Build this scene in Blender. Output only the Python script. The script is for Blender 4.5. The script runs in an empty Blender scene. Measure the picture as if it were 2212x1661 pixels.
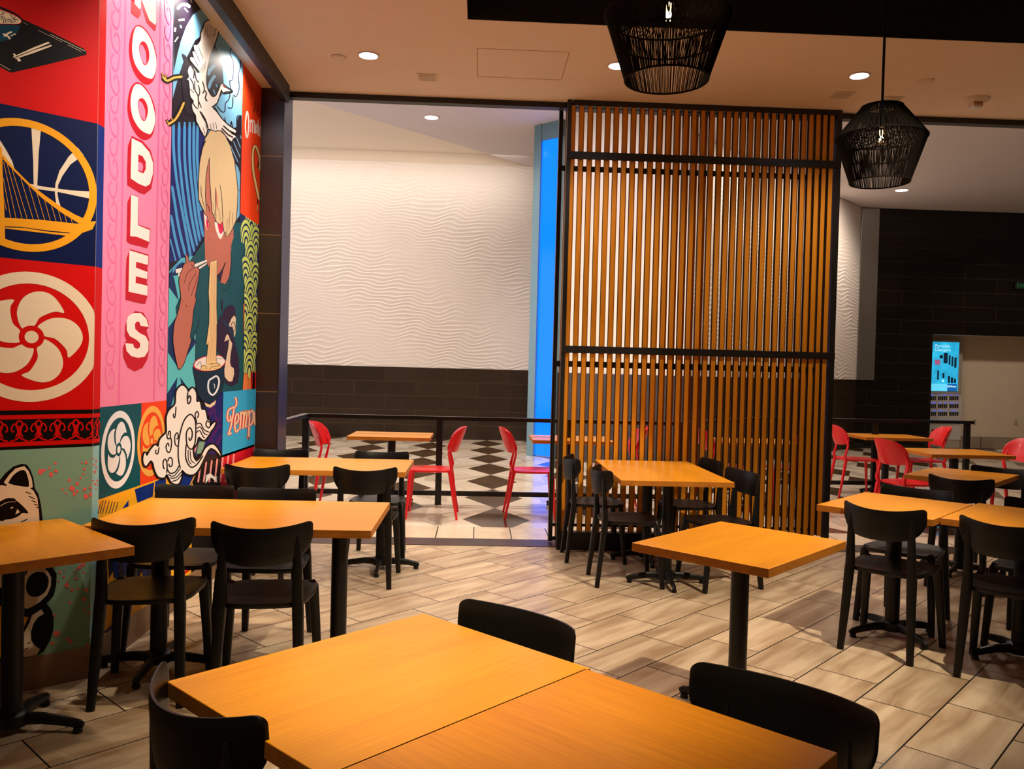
import bpy, bmesh, math, random
from math import sin, cos, pi, radians, sqrt
from mathutils import Vector, Matrix
from mathutils.geometry import tessellate_polygon
random.seed(7)
SC = bpy.context.scene
COL = SC.collection
# ------------------------------------------------------------------ camera
F_PX, CX, CY, CAM_H = 1783.0, 1106.0, 830.5, 1.47
_p, _r, _y = radians(1.08), radians(1.466), radians(2.397)
FW = Vector((sin(_y)*cos(_p), cos(_y)*cos(_p), -sin(_p)))
_r0 = Vector((cos(_y), -sin(_y), 0)); _u0 = _r0.cross(FW)
RT = cos(_r)*_r0 + sin(_r)*_u0
UP = -sin(_r)*_r0 + cos(_r)*_u0
cam_d = bpy.data.cameras.new('camera'); cam_d.sensor_width = 36; cam_d.sensor_fit = 'HORIZONTAL'
cam_d.lens = F_PX/2212*36; cam_d.clip_start = .05; cam_d.clip_end = 100
cam = bpy.data.objects.new('camera', cam_d); COL.objects.link(cam)
cam.matrix_world = Matrix(((RT.x, UP.x, -FW.x, 0), (RT.y, UP.y, -FW.y, 0), (RT.z, UP.z, -FW.z, CAM_H), (0, 0, 0, 1)))
SC.camera = cam
# ------------------------------------------------------------------ colour management, world
SC.view_settings.view_transform = 'Standard'; SC.view_settings.look = 'None'
SC.view_settings.gamma = 1; SC.view_settings.use_curve_mapping = False
SC.view_settings.exposure = 0.0
SC.cycles.max_bounces = 7; SC.cycles.diffuse_bounces = 4; SC.cycles.glossy_bounces = 4
SC.cycles.sample_clamp_indirect = 4; SC.cycles.use_denoising = True
SC.cycles.caustics_reflective = False; SC.cycles.caustics_refractive = False
W = bpy.data.worlds.new('world'); SC.world = W; W.use_nodes = True
W.node_tree.nodes['Background'].inputs[0].default_value = (1.0, .62, .36, 1)
W.node_tree.nodes['Background'].inputs[1].default_value = .065

def lamp(kind, name, loc, energy, col, target=None, size=.1, angle=None, blend=.4, sx=None, sy=None):
    d = bpy.data.lights.new(name, kind); d.energy = energy; d.color = col
    if kind == 'SPOT':
        d.spot_size = radians(angle or 90); d.spot_blend = blend; d.shadow_soft_size = size
    elif kind == 'AREA':
        d.shape = 'RECTANGLE'; d.size = sx; d.size_y = sy
    else: d.shadow_soft_size = size
    o = bpy.data.objects.new(name, d); COL.objects.link(o); o.location = loc
    if target is not None:
        o.rotation_euler = (Vector(target)-Vector(loc)).to_track_quat('-Z', 'Y').to_euler()
    return o
WARM = (1.0, .72, .42); NEUT = (1.0, .84, .70); COOL = (.86, .86, 1.0)
# key spotlight on the right, whose shadows fall to the left and away
lamp('SPOT', 'track_spot', (2.65, 2.98, 4.1), 760, (1, .84, .62), (.55, 5.0, 0), .04, 64, .6)
lamp('SPOT', 'track_spot', (-.3, 1.3, 3.6), 640, (1, .86, .56), (.0, 2.25, .75), .06, 42, 1)
lamp('SPOT', 'track_spot', (-.8, 3.2, 3.62), 150, (1, .76, .50), (-1.0, 4.4, .7), .08, 72, 1)
# lamps above the mural walls, in the slot behind the fascia
for yy, e in ((3.95, 60), (4.9, 90), (5.93, 80)):
    lamp('SPOT', 'mural_washer', (-1.625, yy, 3.61), e*.55, (1, .90, .80), (-1.79, yy, 3.0), .02, 150, 1)
lamp('SPOT', 'mural_spot', (-.3, 3.4, 3.6), 215, (1, .90, .82), (-1.755, 4.9, 1.9), .05, 75, .8)
lamp('SPOT', 'mural_spot', (-1.0, 1.7, 3.6), 120, (1, .86, .72), (-2.05, 3.6, 1.9), .05, 56, .9)
# row of three recessed ceiling lamps
for xx in (-.83, .95, 2.72):
    lamp('SPOT', 'downlight', (xx, 5.94, 3.64), 90, NEUT, (xx, 5.94, 0), .06, 125, .8)
# mall concourse lamps and added fill lights beyond the shop front
for p, e in (((-.87, 13.8, 5.5), 260), ((7.84, 15.2, 4.9), 90), ((-3.0, 10.5, 5.5), 600), ((.6, 9.6, 5.5), 760), ((4.9, 9.3, 4.9), 300), ((-3.5, 14.5, 5.6), 200)):
    lamp('SPOT', 'concourse_lamp', p, e, NEUT, (p[0], p[1], 0), .25, 150, .8)
lamp('SPOT', 'alcove_fill', (10.6, 14.2, 4.9), 260, NEUT, (10.9, 17.4, 1.2), .15, 70, .8)  # added fill, no fixture: brightens the beige alcove wall
lamp('SPOT', 'bay_fill', (-.4, 10.6, 5.5), 480, (.95, .9, 1), (1.8, 13.2, 3.2), .2, 75, .8)  # added fill, no fixture: whitens the bay wall behind the slats
lamp('AREA', 'concourse_fill', (-8.8, 12.0, 2.6), 230, (.9, .88, 1.0), (2, 11.5, 2.6), sx=8, sy=4.5)  # added unseen fill panel at the left, lifts the concourse ceiling
lamp('AREA', 'wall_washer', (-2.2, 15.9, 5.55), 55, (1, .86, .74), (-2.2, 16.95, 3.2), sx=6.0, sy=.15)
for q in (3.9, 5.3, 6.6):
    lamp('SPOT', 'wall_washer', (q+.85, q+8.2, 4.9), 150, (1, .80, .64), (q, q+9.03, 3.3), .1, 130, 1)
# ------------------------------------------------------------------ materials
def srgb(c):
    if isinstance(c, str):
        c = [int(c[i:i+2], 16)/255 for i in (0, 2, 4)]
    return tuple((v/12.92 if v <= .04045 else ((v+.055)/1.055)**2.4) for v in c)+(1,)
MATS = {}
def mat(name, col, rough=.5, metal=0, emit=None, es=0, spec=.5, noise=0, nscale=20, bump=0, coat=0):
    if name in MATS: return MATS[name]
    m = bpy.data.materials.new(name); m.use_nodes = True; nt = m.node_tree
    b = nt.nodes['Principled BSDF']
    b.inputs['Base Color'].default_value = srgb(col); b.inputs['Roughness'].default_value = rough
    b.inputs['Metallic'].default_value = metal; b.inputs['Specular IOR Level'].default_value = spec
    b.inputs['Coat Weight'].default_value = coat
    if emit is not None:
        b.inputs['Emission Color'].default_value = srgb(emit); b.inputs['Emission Strength'].default_value = es
    if noise or bump:
        tc = nt.nodes.new('ShaderNodeTexCoord'); n = nt.nodes.new('ShaderNodeTexNoise')
        n.inputs['Scale'].default_value = nscale; n.inputs['Detail'].default_value = 4
        nt.links.new(tc.outputs['Object'], n.inputs['Vector'])
        if noise:
            mx = nt.nodes.new('ShaderNodeMix'); mx.data_type = 'RGBA'
            c = srgb(col); mx.inputs[6].default_value = tuple(v*(1-noise) for v in c[:3])+(1,)
            mx.inputs[7].default_value = tuple(min(1, v*(1+noise)) for v in c[:3])+(1,)
            nt.links.new(n.outputs['Fac'], mx.inputs[0]); nt.links.new(mx.outputs[2], b.inputs['Base Color'])
        if bump:
            bp = nt.nodes.new('ShaderNodeBump'); bp.inputs['Strength'].default_value = bump; bp.inputs['Distance'].default_value = .002
            nt.links.new(n.outputs['Fac'], bp.inputs['Height']); nt.links.new(bp.outputs[0], b.inputs['Normal'])
    MATS[name] = m; return m

class NT:
    """tiny node helper"""
    def __init__(s, name):
        s.m = bpy.data.materials.new(name); s.m.use_nodes = True; s.t = s.m.node_tree
        s.b = s.t.nodes['Principled BSDF']; MATS[name] = s.m
    def n(s, typ, **kw):
        nd = s.t.nodes.new(typ)
        for k, v in kw.items(): setattr(nd, k, v)
        return nd
    def link(s, a, b): s.t.links.new(a, b)
    def math(s, op, a, b=None, c=None):
        nd = s.n('ShaderNodeMath', operation=op)
        for i, v in enumerate((a, b, c)):
            if v is None: continue
            if isinstance(v, (int, float)): nd.inputs[i].default_value = v
            else: s.link(v, nd.inputs[i])
        return nd.outputs[0]
    def mix(s, f, a, b, bt='MIX'):
        nd = s.n('ShaderNodeMix', data_type='RGBA', blend_type=bt)
        for i, v in ((0, f), (6, a), (7, b)):
            if isinstance(v, (int, float)): nd.inputs[i].default_value = v
            elif isinstance(v, tuple): nd.inputs[i].default_value = v
            else: s.link(v, nd.inputs[i])
        return nd.outputs[2]

def wood_mat(name, base, dark, scale=1.0, rough=.32, axis=0, lam=False):
    q = NT(name); tc = q.n('ShaderNodeTexCoord'); mp = q.n('ShaderNodeMapping')
    sc = [160, 160, 160]; sc[axis] = 3.5
    mp.inputs['Scale'].default_value = [v*scale for v in sc]
    oi = q.n('ShaderNodeObjectInfo')
    q.link(tc.outputs['Object'], mp.inputs['Vector'])
    rv = q.n('ShaderNodeCombineXYZ'); r2 = q.math('MULTIPLY', oi.outputs['Random'], 37.0)
    for i in range(3): q.link(r2, rv.inputs[i])
    q.link(rv.outputs[0], mp.inputs['Location'])
    n = q.n('ShaderNodeTexNoise'); n.inputs['Scale'].default_value = 1; n.inputs['Detail'].default_value = 5; n.inputs['Roughness'].default_value = .7
    q.link(mp.outputs[0], n.inputs['Vector'])
    mp2 = q.n('ShaderNodeMapping'); s2 = [9, 9, 9]; s2[axis] = 1.2; mp2.inputs['Scale'].default_value = s2
    q.link(tc.outputs['Object'], mp2.inputs['Vector']); q.link(rv.outputs[0], mp2.inputs['Location'])
    n2 = q.n('ShaderNodeTexNoise'); n2.inputs['Scale'].default_value = 1; q.link(mp2.outputs[0], n2.inputs['Vector'])
    f = q.math('ADD', q.math('MULTIPLY', n.outputs['Fac'], 1.2), q.math('MULTIPLY', n2.outputs['Fac'], .7))
    f = q.math('SUBTRACT', f, .45); 
    col = q.mix(f, srgb(dark), srgb(base))
    if lam:
        sp = q.n('ShaderNodeSeparateXYZ'); q.link(tc.outputs['Object'], sp.inputs[0])
        w = q.math('FRACT', q.math('MULTIPLY', sp.outputs[2], 130))
        w = q.math('GREATER_THAN', w, .8)
        n3 = q.n('ShaderNodeTexNoise'); n3.inputs['Scale'].default_value = 7; q.link(tc.outputs['Object'], n3.inputs['Vector'])
        w = q.math('MULTIPLY', w, q.math('GREATER_THAN', n3.outputs['Fac'], .52))
        col = q.mix(q.math('MULTIPLY', w, .65), col, srgb('5a3410'))
    q.link(col, q.b.inputs['Base Color']); q.b.inputs['Roughness'].default_value = rough
    q.b.inputs['Specular IOR Level'].default_value = .3
    return q.m
TOPW = wood_mat('oak_veneer_long', 'f0a010', 'c67606', axis=0)
TOPW2 = wood_mat('oak_veneer_cross', 'e8920e', 'b46606', axis=1)
EDGEW = wood_mat('plywood_edge', 'd4862a', 'a05c14', axis=0, scale=.6, rough=.5, lam=True)
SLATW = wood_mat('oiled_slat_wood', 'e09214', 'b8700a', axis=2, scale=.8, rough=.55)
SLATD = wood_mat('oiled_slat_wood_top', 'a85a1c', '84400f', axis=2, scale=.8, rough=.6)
SLATS_ = wood_mat('dark_slat_side', '3c1e0a', '2a1406', axis=2, scale=.8, rough=.7)  # slat side faces get a darker wood colour than the fronts
BLK = mat('black_moulded_plastic', '0d0a08', .42, spec=.32, noise=.25, nscale=40, bump=.15)
IRON = mat('black_powder_coat', '0b0a0b', .42, spec=.35, noise=.2, nscale=60, bump=.1)
STEELB = mat('black_steel_frame', '16110e', .42, noise=.3, nscale=15)
RAILM = mat('dark_rail_paint', '0e0f12', .32, noise=.2, nscale=10)
RED = mat('red_moulded_plastic', 'e0101c', .34, noise=.05, nscale=12, coat=.1)
CEIL = mat('ceiling_paint', 'e6d4c0', .8, noise=.05, nscale=3)
CEILX = mat('concourse_ceiling_paint', 'd8cfd0', .8, noise=.04, nscale=2)
CEILD = mat('dark_recess_paint', '1c1a10', .85, noise=.15, nscale=3)
WHITEP = mat('off_white_paint', 'e6d9c8', .75, noise=.03, nscale=3)
WAVE = mat('white_wave_plaster', 'e8e0d8', .6, noise=.03, nscale=3)
BEIGE = mat('beige_alcove_paint', 'c9b9a2', .7, noise=.06, nscale=6)
GREYT = mat('teal_grey_metal', '6f8f98', .4, .3, noise=.08, nscale=5)
STEEL = mat('brushed_steel', 'b9bcbc', .22, .95, noise=.12, nscale=2, bump=.5)
FASC = mat('dark_fascia_paint', '1d1518', .5, noise=.15, nscale=8)
BULBG = mat('bulb_filament', 'ffd9a0', .5, emit='ffc070', es=60)
LAMPE = mat('lamp_lens', 'ffffff', .5, emit='eef0ff', es=22)
TRIMW = mat('white_lamp_trim', 'd8c8b4', .5, noise=.03, nscale=10)

# interior floor: wood-look 30 x 61 cm tiles laid at 45 degrees
def floor_mat():
    q = NT('beige_plank_tile'); tc = q.n('ShaderNodeTexCoord'); sp = q.n('ShaderNodeSeparateXYZ')
    q.link(tc.outputs['Object'], sp.inputs[0]); c = cos(radians(45))
    x, y = sp.outputs[0], sp.outputs[1]
    u = q.math('SUBTRACT', q.math('MULTIPLY', q.math('ADD', x, y), c), 4.116-40*.611)
    v = q.math('SUBTRACT', q.math('MULTIPLY', q.math('SUBTRACT', y, x), c), 1.041-40*.305)
    cb = q.n('ShaderNodeCombineXYZ'); q.link(u, cb.inputs[0]); q.link(v, cb.inputs[1])
    br = q.n('ShaderNodeTexBrick', offset=.365, offset_frequency=2, squash=1, squash_frequency=2)
    br.inputs['Scale'].default_value = 1; br.inputs['Brick Width'].default_value = .611; br.inputs['Row Height'].default_value = .305
    br.inputs['Mortar Size'].default_value = .0036; br.inputs['Mortar Smooth'].default_value = .1; br.inputs['Bias'].default_value = 0
    br.inputs['Color1'].default_value = (0, 0, 0, 1); br.inputs['Color2'].default_value = (1, 1, 1, 1); br.inputs['Mortar'].default_value = (0, 0, 0, 1)
    q.link(cb.outputs[0], br.inputs['Vector'])
    mp = q.n('ShaderNodeMapping'); mp.inputs['Scale'].default_value = (1.6, 12, 1); q.link(cb.outputs[0], mp.inputs['Vector'])
    bw = q.n('ShaderNodeCombineXYZ'); q.link(q.math('MULTIPLY', br.outputs['Color'], 9), bw.inputs[0]); q.link(q.math('MULTIPLY', br.outputs['Color'], 17), bw.inputs[1])
    q.link(bw.outputs[0], mp.inputs['Location'])
    n = q.n('ShaderNodeTexNoise'); n.inputs['Scale'].default_value = 1; n.inputs['Detail'].default_value = 6; n.inputs['Distortion'].default_value = .4
    q.link(mp.outputs[0], n.inputs['Vector'])
    rp = q.n('ShaderNodeValToRGB'); rp.color_ramp.elements[0].position = .34; rp.color_ramp.elements[1].position = .62
    rp.color_ramp.elements[0].color = srgb('a48a6c'); rp.color_ramp.elements[1].color = srgb('cdb89a')
    q.link(n.outputs['Fac'], rp.inputs[0])
    tint = q.mix(br.outputs['Color'], (.86, .84, .82, 1), (1.08, 1.06, 1.04, 1))
    col = q.mix(1.0, rp.outputs[0], tint, 'MULTIPLY')
    col = q.mix(br.outputs['Fac'], col, srgb('120c08'))
    q.link(col, q.b.inputs['Base Color']); q.b.inputs['Roughness'].default_value = .38
    q.link(q.math('ADD', q.math('MULTIPLY', n.outputs['Fac'], .2), .26), q.b.inputs['Roughness'])
    bp = q.n('ShaderNodeBump'); bp.inputs['Strength'].default_value = .6; bp.inputs['Distance'].default_value = .002; bp.invert = True
    q.link(br.outputs['Fac'], bp.inputs['Height']); q.link(bp.outputs[0], q.b.inputs['Normal'])
    return q.m
# concourse floor: dark rhombs set in pale stone
def rhomb_mat():
    q = NT('rhomb_stone_floor'); tc = q.n('ShaderNodeTexCoord'); sp = q.n('ShaderNodeSeparateXYZ'); q.link(tc.outputs['Object'], sp.inputs[0])
    def wrap(v, c0, per):
        t = q.math('ADD', q.math('SUBTRACT', v, c0), per/2+per*20)
        return q.math('ABSOLUTE', q.math('SUBTRACT', q.math('MODULO', t, per), per/2))
    def dia(x0, y0):
        return q.math('ADD', q.math('DIVIDE', wrap(sp.outputs[0], x0, 2.14), .325), q.math('DIVIDE', wrap(sp.outputs[1], y0, 1.35), .66))
    d = q.math('MINIMUM', dia(.215, 8.0), dia(.215+1.07, 8.675))
    dark = q.math('LESS_THAN', d, 1.0)
    line = q.math('LESS_THAN', q.math('ABSOLUTE', q.math('SUBTRACT', q.math('FRACT', d), .0)), .022)
    n = q.n('ShaderNodeTexNoise'); n.inputs['Scale'].default_value = 1.6; n.inputs['Detail'].default_value = 6; q.link(tc.outputs['Object'], n.inputs['Vector'])
    pale = q.mix(n.outputs['Fac'], srgb('cbb99c'), srgb('fff4e0'))
    mid = q.math('GREATER_THAN', q.math('FRACT', q.math('ADD', q.math('MULTIPLY', d, .5), q.math('MULTIPLY', sp.outputs[1], .74))), .72)
    pale = q.mix(q.math('MULTIPLY', mid, .35), pale, srgb('8a7a64'))
    dk = q.mix(n.outputs['Fac'], srgb('2a1e12'), srgb('6a5238'))
    col = q.mix(dark, pale, dk); col = q.mix(q.math('MULTIPLY', line, .6), col, srgb('4a3c2c'))
    q.link(col, q.b.inputs['Base Color']); q.b.inputs['Roughness'].default_value = .16
    return q.m
def tile_mat(name, c1, c2, mortar, bw, rh, rough, ms=.004, axes='xz', off=.5, spec=.5):
    q = NT(name); tc = q.n('ShaderNodeTexCoord'); sp = q.n('ShaderNodeSeparateXYZ'); q.link(tc.outputs['Object'], sp.inputs[0])
    cb = q.n('ShaderNodeCombineXYZ'); ix = {'x': 0, 'y': 1, 'z': 2}
    q.link(q.math('ADD', sp.outputs[ix[axes[0]]], 20*bw), cb.inputs[0]); q.link(q.math('ADD', sp.outputs[ix[axes[1]]], 20*rh), cb.inputs[1])
    br = q.n('ShaderNodeTexBrick', offset=off, offset_frequency=2)
    br.inputs['Scale'].default_value = 1; br.inputs['Brick Width'].default_value = bw; br.inputs['Row Height'].default_value = rh
    br.inputs['Mortar Size'].default_value = ms; br.inputs['Color1'].default_value = srgb(c1); br.inputs['Color2'].default_value = srgb(c2); br.inputs['Mortar'].default_value = srgb(mortar)
    q.link(cb.outputs[0], br.inputs['Vector'])
    n = q.n('ShaderNodeTexNoise'); n.inputs['Scale'].default_value = 5; n.inputs['Detail'].default_value = 5; q.link(tc.outputs['Object'], n.inputs['Vector'])
    col = q.mix(1.0, br.outputs['Color'], q.mix(n.outputs['Fac'], (.75, .75, .75, 1), (1.25, 1.25, 1.25, 1)), 'MULTIPLY')
    q.link(col, q.b.inputs['Base Color']); q.b.inputs['Roughness'].default_value = rough; q.b.inputs['Specular IOR Level'].default_value = spec
    return q.m
FLOORM = floor_mat(); RHOMB = rhomb_mat()
WAINS = tile_mat('dark_wainscot_tile', '2c2018', '35281d', '4a3a2a', 1.25, .29, .28, .006)
BLKTILE = tile_mat('black_gloss_tile', '0b0806', '100b08', '2a1e14', 1.35, .30, .05, .007)
COLT = tile_mat('brown_column_tile', '2a170b', '2a170b', '6a4a28', 3.0, .62, .35, .004)
COLT2 = tile_mat('slate_column_side_tile', '2c2630', '2c2630', '15101a', 3.0, .62, .3, .006, axes='yz')
STRIPM = tile_mat('cream_border_tile', 'd8c4a8', 'e2d0b4', '15100c', .328, 2.0, .25, .005, axes='xy', off=0)
SLATE = mat('brown_slate_threshold', '3a2a28', .35, noise=.3, nscale=4)
SKIRT = tile_mat('taupe_skirting_tile', '8a7a68', '948470', '4a3e32', .95, .5, .4, .01)
SKIRT2 = mat('wood_look_skirting', '8c6a4c', .45, noise=.25, nscale=6)

# ------------------------------------------------------------------ object helpers
def link(name, me, mats, parent=None):
    o = bpy.data.objects.new(name, me); COL.objects.link(o)
    for m in (mats if isinstance(mats, (list, tuple)) else [mats]): me.materials.append(m)
    if parent: o.parent = parent
    return o
def finish(name, bm, mats, parent=None, smooth=False, angle=40):
    me = bpy.data.meshes.new(name)
    bmesh.ops.recalc_face_normals(bm, faces=bm.faces)
    if smooth:
        for f in bm.faces: f.smooth = True
        for e in bm.edges:
            if len(e.link_faces) == 2 and e.calc_face_angle(0) > radians(angle): e.smooth = False
    bm.to_mesh(me); bm.free()
    return link(name, me, mats, parent)
def tag(o, label=None, cat=None, group=None, kind=None):
    if label: o['label'] = label
    if cat: o['category'] = cat
    if group: o['group'] = group
    if kind: o['kind'] = kind
    return o
def empty(name, loc=(0, 0, 0), rz=0):
    o = bpy.data.objects.new(name, None); COL.objects.link(o); o.location = loc; o.rotation_euler = (0, 0, rz); o.empty_display_size = .1
    return o
def box(bm, lo, hi, bev=0, M=None, mi=0):
    lo, hi = Vector(lo), Vector(hi); g = bmesh.ops.create_cube(bm, size=1)
    vs = g['verts']
    for v in vs: v.co = Vector((lo[i]+(v.co[i]+.5)*(hi[i]-lo[i]) for i in range(3)))
    fs = set(f for v in vs for f in v.link_faces)
    for f in fs: f.material_index = mi
    if bev:
        es = list(set(e for v in vs for e in v.link_edges))
        r = bmesh.ops.bevel(bm, geom=es, offset=bev, segments=2, affect='EDGES', profile=.6)
        vs = list(set(v for f in r['faces'] for v in f.verts) | set(v for v in vs if v.is_valid))
        for f in r['faces']: f.material_index = mi
    if M: 
        allv = set(vs)
        for v in allv: v.co = M @ v.co
    return vs
def boxo(name, lo, hi, m, parent=None, bev=0):
    bm = bmesh.new(); box(bm, lo, hi, bev); return finish(name, bm, m, parent)
def struct(o): o['kind'] = 'structure'; return o
def tube(bm, pts, radii, n=8, cap=True, sq=None, up=Vector((0, 0, 1))):
    """swept section through pts; sq=(rx, ry, exponent) superellipse factor"""
    rings = []; pts = [Vector(p) for p in pts]
    for i, p in enumerate(pts):
        t = (pts[min(i+1, len(pts)-1)]-pts[max(i-1, 0)]).normalized()
        a = t.cross(Vector((0, 1, 0)) if abs(t.y) < .9 else Vector((1, 0, 0))).normalized(); b = t.cross(a).normalized()
        r = radii[i] if isinstance(radii, (list, tuple)) else radii
        rx, ry = r if isinstance(r, (list, tuple)) else (r, r)
        ring = []
        for k in range(n):
            th = 2*pi*k/n+pi/n; cx_, cy_ = cos(th), sin(th)
            if sq: cx_ = math.copysign(abs(cx_)**sq, cx_); cy_ = math.copysign(abs(cy_)**sq, cy_)
            ring.append(bm.verts.new(p+a*cx_*rx+b*cy_*ry))
        rings.append(ring)
    for i in range(len(rings)-1):
        for k in range(n):
            bm.faces.new((rings[i][k], rings[i][(k+1) % n], rings[i+1][(k+1) % n], rings[i+1][k]))
    if cap: bm.faces.new(rings[0][::-1]); bm.faces.new(rings[-1])
def lathe(bm, prof, n=32, c=(0, 0, 0), closed=False):
    rings = []
    for r, z in prof:
        rings.append([bm.verts.new((c[0]+r*cos(2*pi*k/n), c[1]+r*sin(2*pi*k/n), c[2]+z)) for k in range(n)] if r > 1e-6 else [bm.verts.new((c[0], c[1], c[2]+z))])
    for a, b in zip(rings, rings[1:]):
        for k in range(n):
            if len(a) == 1 and len(b) == 1: continue
            if len(a) == 1: bm.faces.new((a[0], b[k], b[(k+1) % n]))
            elif len(b) == 1: bm.faces.new((a[k], a[(k+1) % n], b[0]))
            else: bm.faces.new((a[k], a[(k+1) % n], b[(k+1) % n], b[k]))
def dup(root, loc, rz):
    r = root.copy(); COL.objects.link(r); r.location = loc; r.rotation_euler = (0, 0, rz)
    for ch in list(root.children):
        c = ch.copy(); COL.objects.link(c); c.parent = r
        for g in ch.children:
            d = g.copy(); COL.objects.link(d); d.parent = c
    return r
def ray(x, y): return FW*F_PX + RT*(x-CX) - UP*(y-CY)
def on_y(x, y, Y): d = ray(x, y); return Vector((0, 0, CAM_H))+d*(Y/d.y)
def on_x(x, y, X): d = ray(x, y); return Vector((0, 0, CAM_H))+d*(X/d.x)
def on_z(x, y, z): d = ray(x, y); return Vector((0, 0, CAM_H))+d*((z-CAM_H)/d.z)
S45 = sqrt(.5)
def AB(a, b): return ((a-b)*S45, (a+b)*S45)

# ------------------------------------------------------------------ the room
CEIL_Z = 3.67; WX = -1.755; CORN = Vector((-1.755, 3.853)); WANG = radians(41)
struct(boxo('floor', (-5, -1.5, -.1), (7.5, 6.8, 0), FLOORM))
struct(boxo('floor_concourse', (-11, 7.08, -.1), (14, 20, 0), RHOMB))
struct(boxo('trim_1', (-1.57, 6.8, -.1), (7.5, 7.08, .004), SLATE))
struct(boxo('trim_2', (-1.57, 7.08, -.05), (7.5, 7.6, .003), STRIPM))
# interior ceiling with the dark open recess
RX0, RY1 = -.12, 5.27
bm = bmesh.new()
box(bm, (-5, RY1, CEIL_Z), (7.5, 6.9, CEIL_Z+.1)); box(bm, (-5, -1.5, CEIL_Z), (RX0, RY1, CEIL_Z+.1))
struct(finish('ceiling', bm, CEIL))
bm = bmesh.new()
box(bm, (RX0-.02, -1.5, CEIL_Z+.002), (RX0+.004, RY1, 4.6)); box(bm, (RX0, RY1-.004, CEIL_Z+.002), (7.5, RY1+.02, 4.6)); box(bm, (RX0, -1.5, 4.6), (7.5, RY1, 4.7))
struct(finish('ceiling_recess', bm, CEILD))
# concourse ceilings
bm = bmesh.new()
def slab(bm, pts, z, h=.1):
    a = [bm.verts.new((x, y, z)) for x, y in pts]; b = [bm.verts.new((x, y, z+h)) for x, y in pts]
    bm.faces.new(a[::-1]); bm.faces.new(b)
    for i in range(len(pts)): bm.faces.new((a[i], a[(i+1) % len(pts)], b[(i+1) % len(pts)], b[i]))
slab(bm, [(-9, 6.95), (1.68, 6.95), (3.02, 12.0), (.95, 14.1), (1.3, 17.2)], 5.6)
struct(finish('ceiling_concourse_near', bm, CEILX))
bm = bmesh.new(); slab(bm, [(-11, 6.95), (-8.95, 6.95), (1.35, 17.25), (-11, 17.25)], 5.82); struct(finish('ceiling_concourse_far', bm, WHITEP))
bm = bmesh.new(); slab(bm, [(1.72, 6.95), (14, 6.95), (14, 18), (8, 18), (3.06, 12.0)], 5.0, .7); struct(finish('ceiling_concourse_right', bm, CEILX))
# walls
def wall_pts(name, pts, z0, z1, m, th=.1):
    bm = bmesh.new()
    for (x0, y0), (x1, y1) in zip(pts, pts[1:]):
        d = Vector((x1-x0, y1-y0, 0)).normalized(); n = Vector((-d.y, d.x, 0))*th
        L = (Vector((x1, y1, 0))-Vector((x0, y0, 0))).length
        vs = []
        for z in (z0, z1):
            for p in (Vector((x0, y0, z)), Vector((x1, y1, z)), Vector((x1, y1, z))+n, Vector((x0, y0, z))+n): vs.append(bm.verts.new(p))
        for f in ((0, 1, 5, 4), (1, 2, 6, 5), (2, 3, 7, 6), (3, 0, 4, 7), (4, 5, 6, 7), (3, 2, 1, 0)): bm.faces.new([vs[i] for i in f])
    return finish(name, bm, m)
W1D = Vector((cos(WANG), sin(WANG)))          # along the angled mural wall, towards the corner
W1A = CORN-W1D*3.6
struct(wall_pts('wall_left', [tuple(W1A), tuple(CORN)], 0, CEIL_Z, WHITEP))
struct(wall_pts('wall_left_far', [tuple(CORN), (WX, 6.62)], 0, CEIL_Z, WHITEP))
bm = bmesh.new(); box(bm, (-1.95, 6.622, 0), (-1.573, 6.86, CEIL_Z)); struct(finish('trim_3', bm, COLT))
bm = bmesh.new(); box(bm, (-1.573, 6.60, 0), (-1.568, 6.88, CEIL_Z)); struct(finish('trim_4', bm, COLT2))
struct(boxo('trim_5', (-1.60, .6, 3.535), (-1.545, 6.66, CEIL_Z), FASC, bev=.003))
struct(boxo('trim_6', (WX+.001, .6, 3.632), (-1.66, 6.62, CEIL_Z), WHITEP))
struct(boxo('trim_7', (-1.568, 6.80, 3.625), (7.5, 6.88, CEIL_Z), STEELB))
struct(boxo('baseboard_left_far', (WX-.002, 3.86, 0), (WX+.006, 6.62, .147), SKIRT2))
bm = bmesh.new(); box(bm, (-3.5, -.006, 0), (0, .003, .147)); o = struct(finish('baseboard_left', bm, SKIRT2)); o.location = (CORN.x, CORN.y, 0); o.rotation_euler = (0, 0, WANG)
struct(boxo('wall_concourse_bulkhead', (-9, 6.88, CEIL_Z), (14, 6.95, 5.8), WHITEP))
# far wall with the wave relief
def wave_panel(name, origin, d, length, z0, z1, nx, nz, depth=.016):
    d = Vector(d).normalized(); nrm = Vector((d.y, -d.x, 0)); me = bpy.data.meshes.new(name); vs = []; fs = []
    for j in range(nz+1):
        z = z0+(z1-z0)*j/nz
        for i in range(nx+1):
            s = length*i/nx
            ph = z/.078 + .42*sin(s*6.6+1.6*sin(z*2.1)+.8*sin(s*1.3)) + .32*sin(s*3.7+z*4.1) + .22*sin(s*11.3-z*9)+.5*sin(s*.8+z*.9)+.3*sin(z*2.9+s*1.7)
            fr = ph-math.floor(ph); h = (fr**1.7 if fr < .86 else (.86**1.7)*(1-fr)/.14)
            am = .6+.4*sin(s*1.9+z*2.7)
            p = Vector(origin)+d*s+nrm*(h*depth*am); vs.append((p.x, p.y, z))
    for j in range(nz):
        for i in range(nx):
            a = j*(nx+1)+i; fs.append((a, a+1, a+nx+2, a+nx+1))
    me.from_pydata(vs, [], fs)
    for p in me.polygons: p.use_smooth = True
    return link(name, me, WAVE)
YF = 16.9
struct(boxo('wall_back', (-9, YF+.02, 0), (1.4, YF+.15, 5.9), WHITEP))
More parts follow.
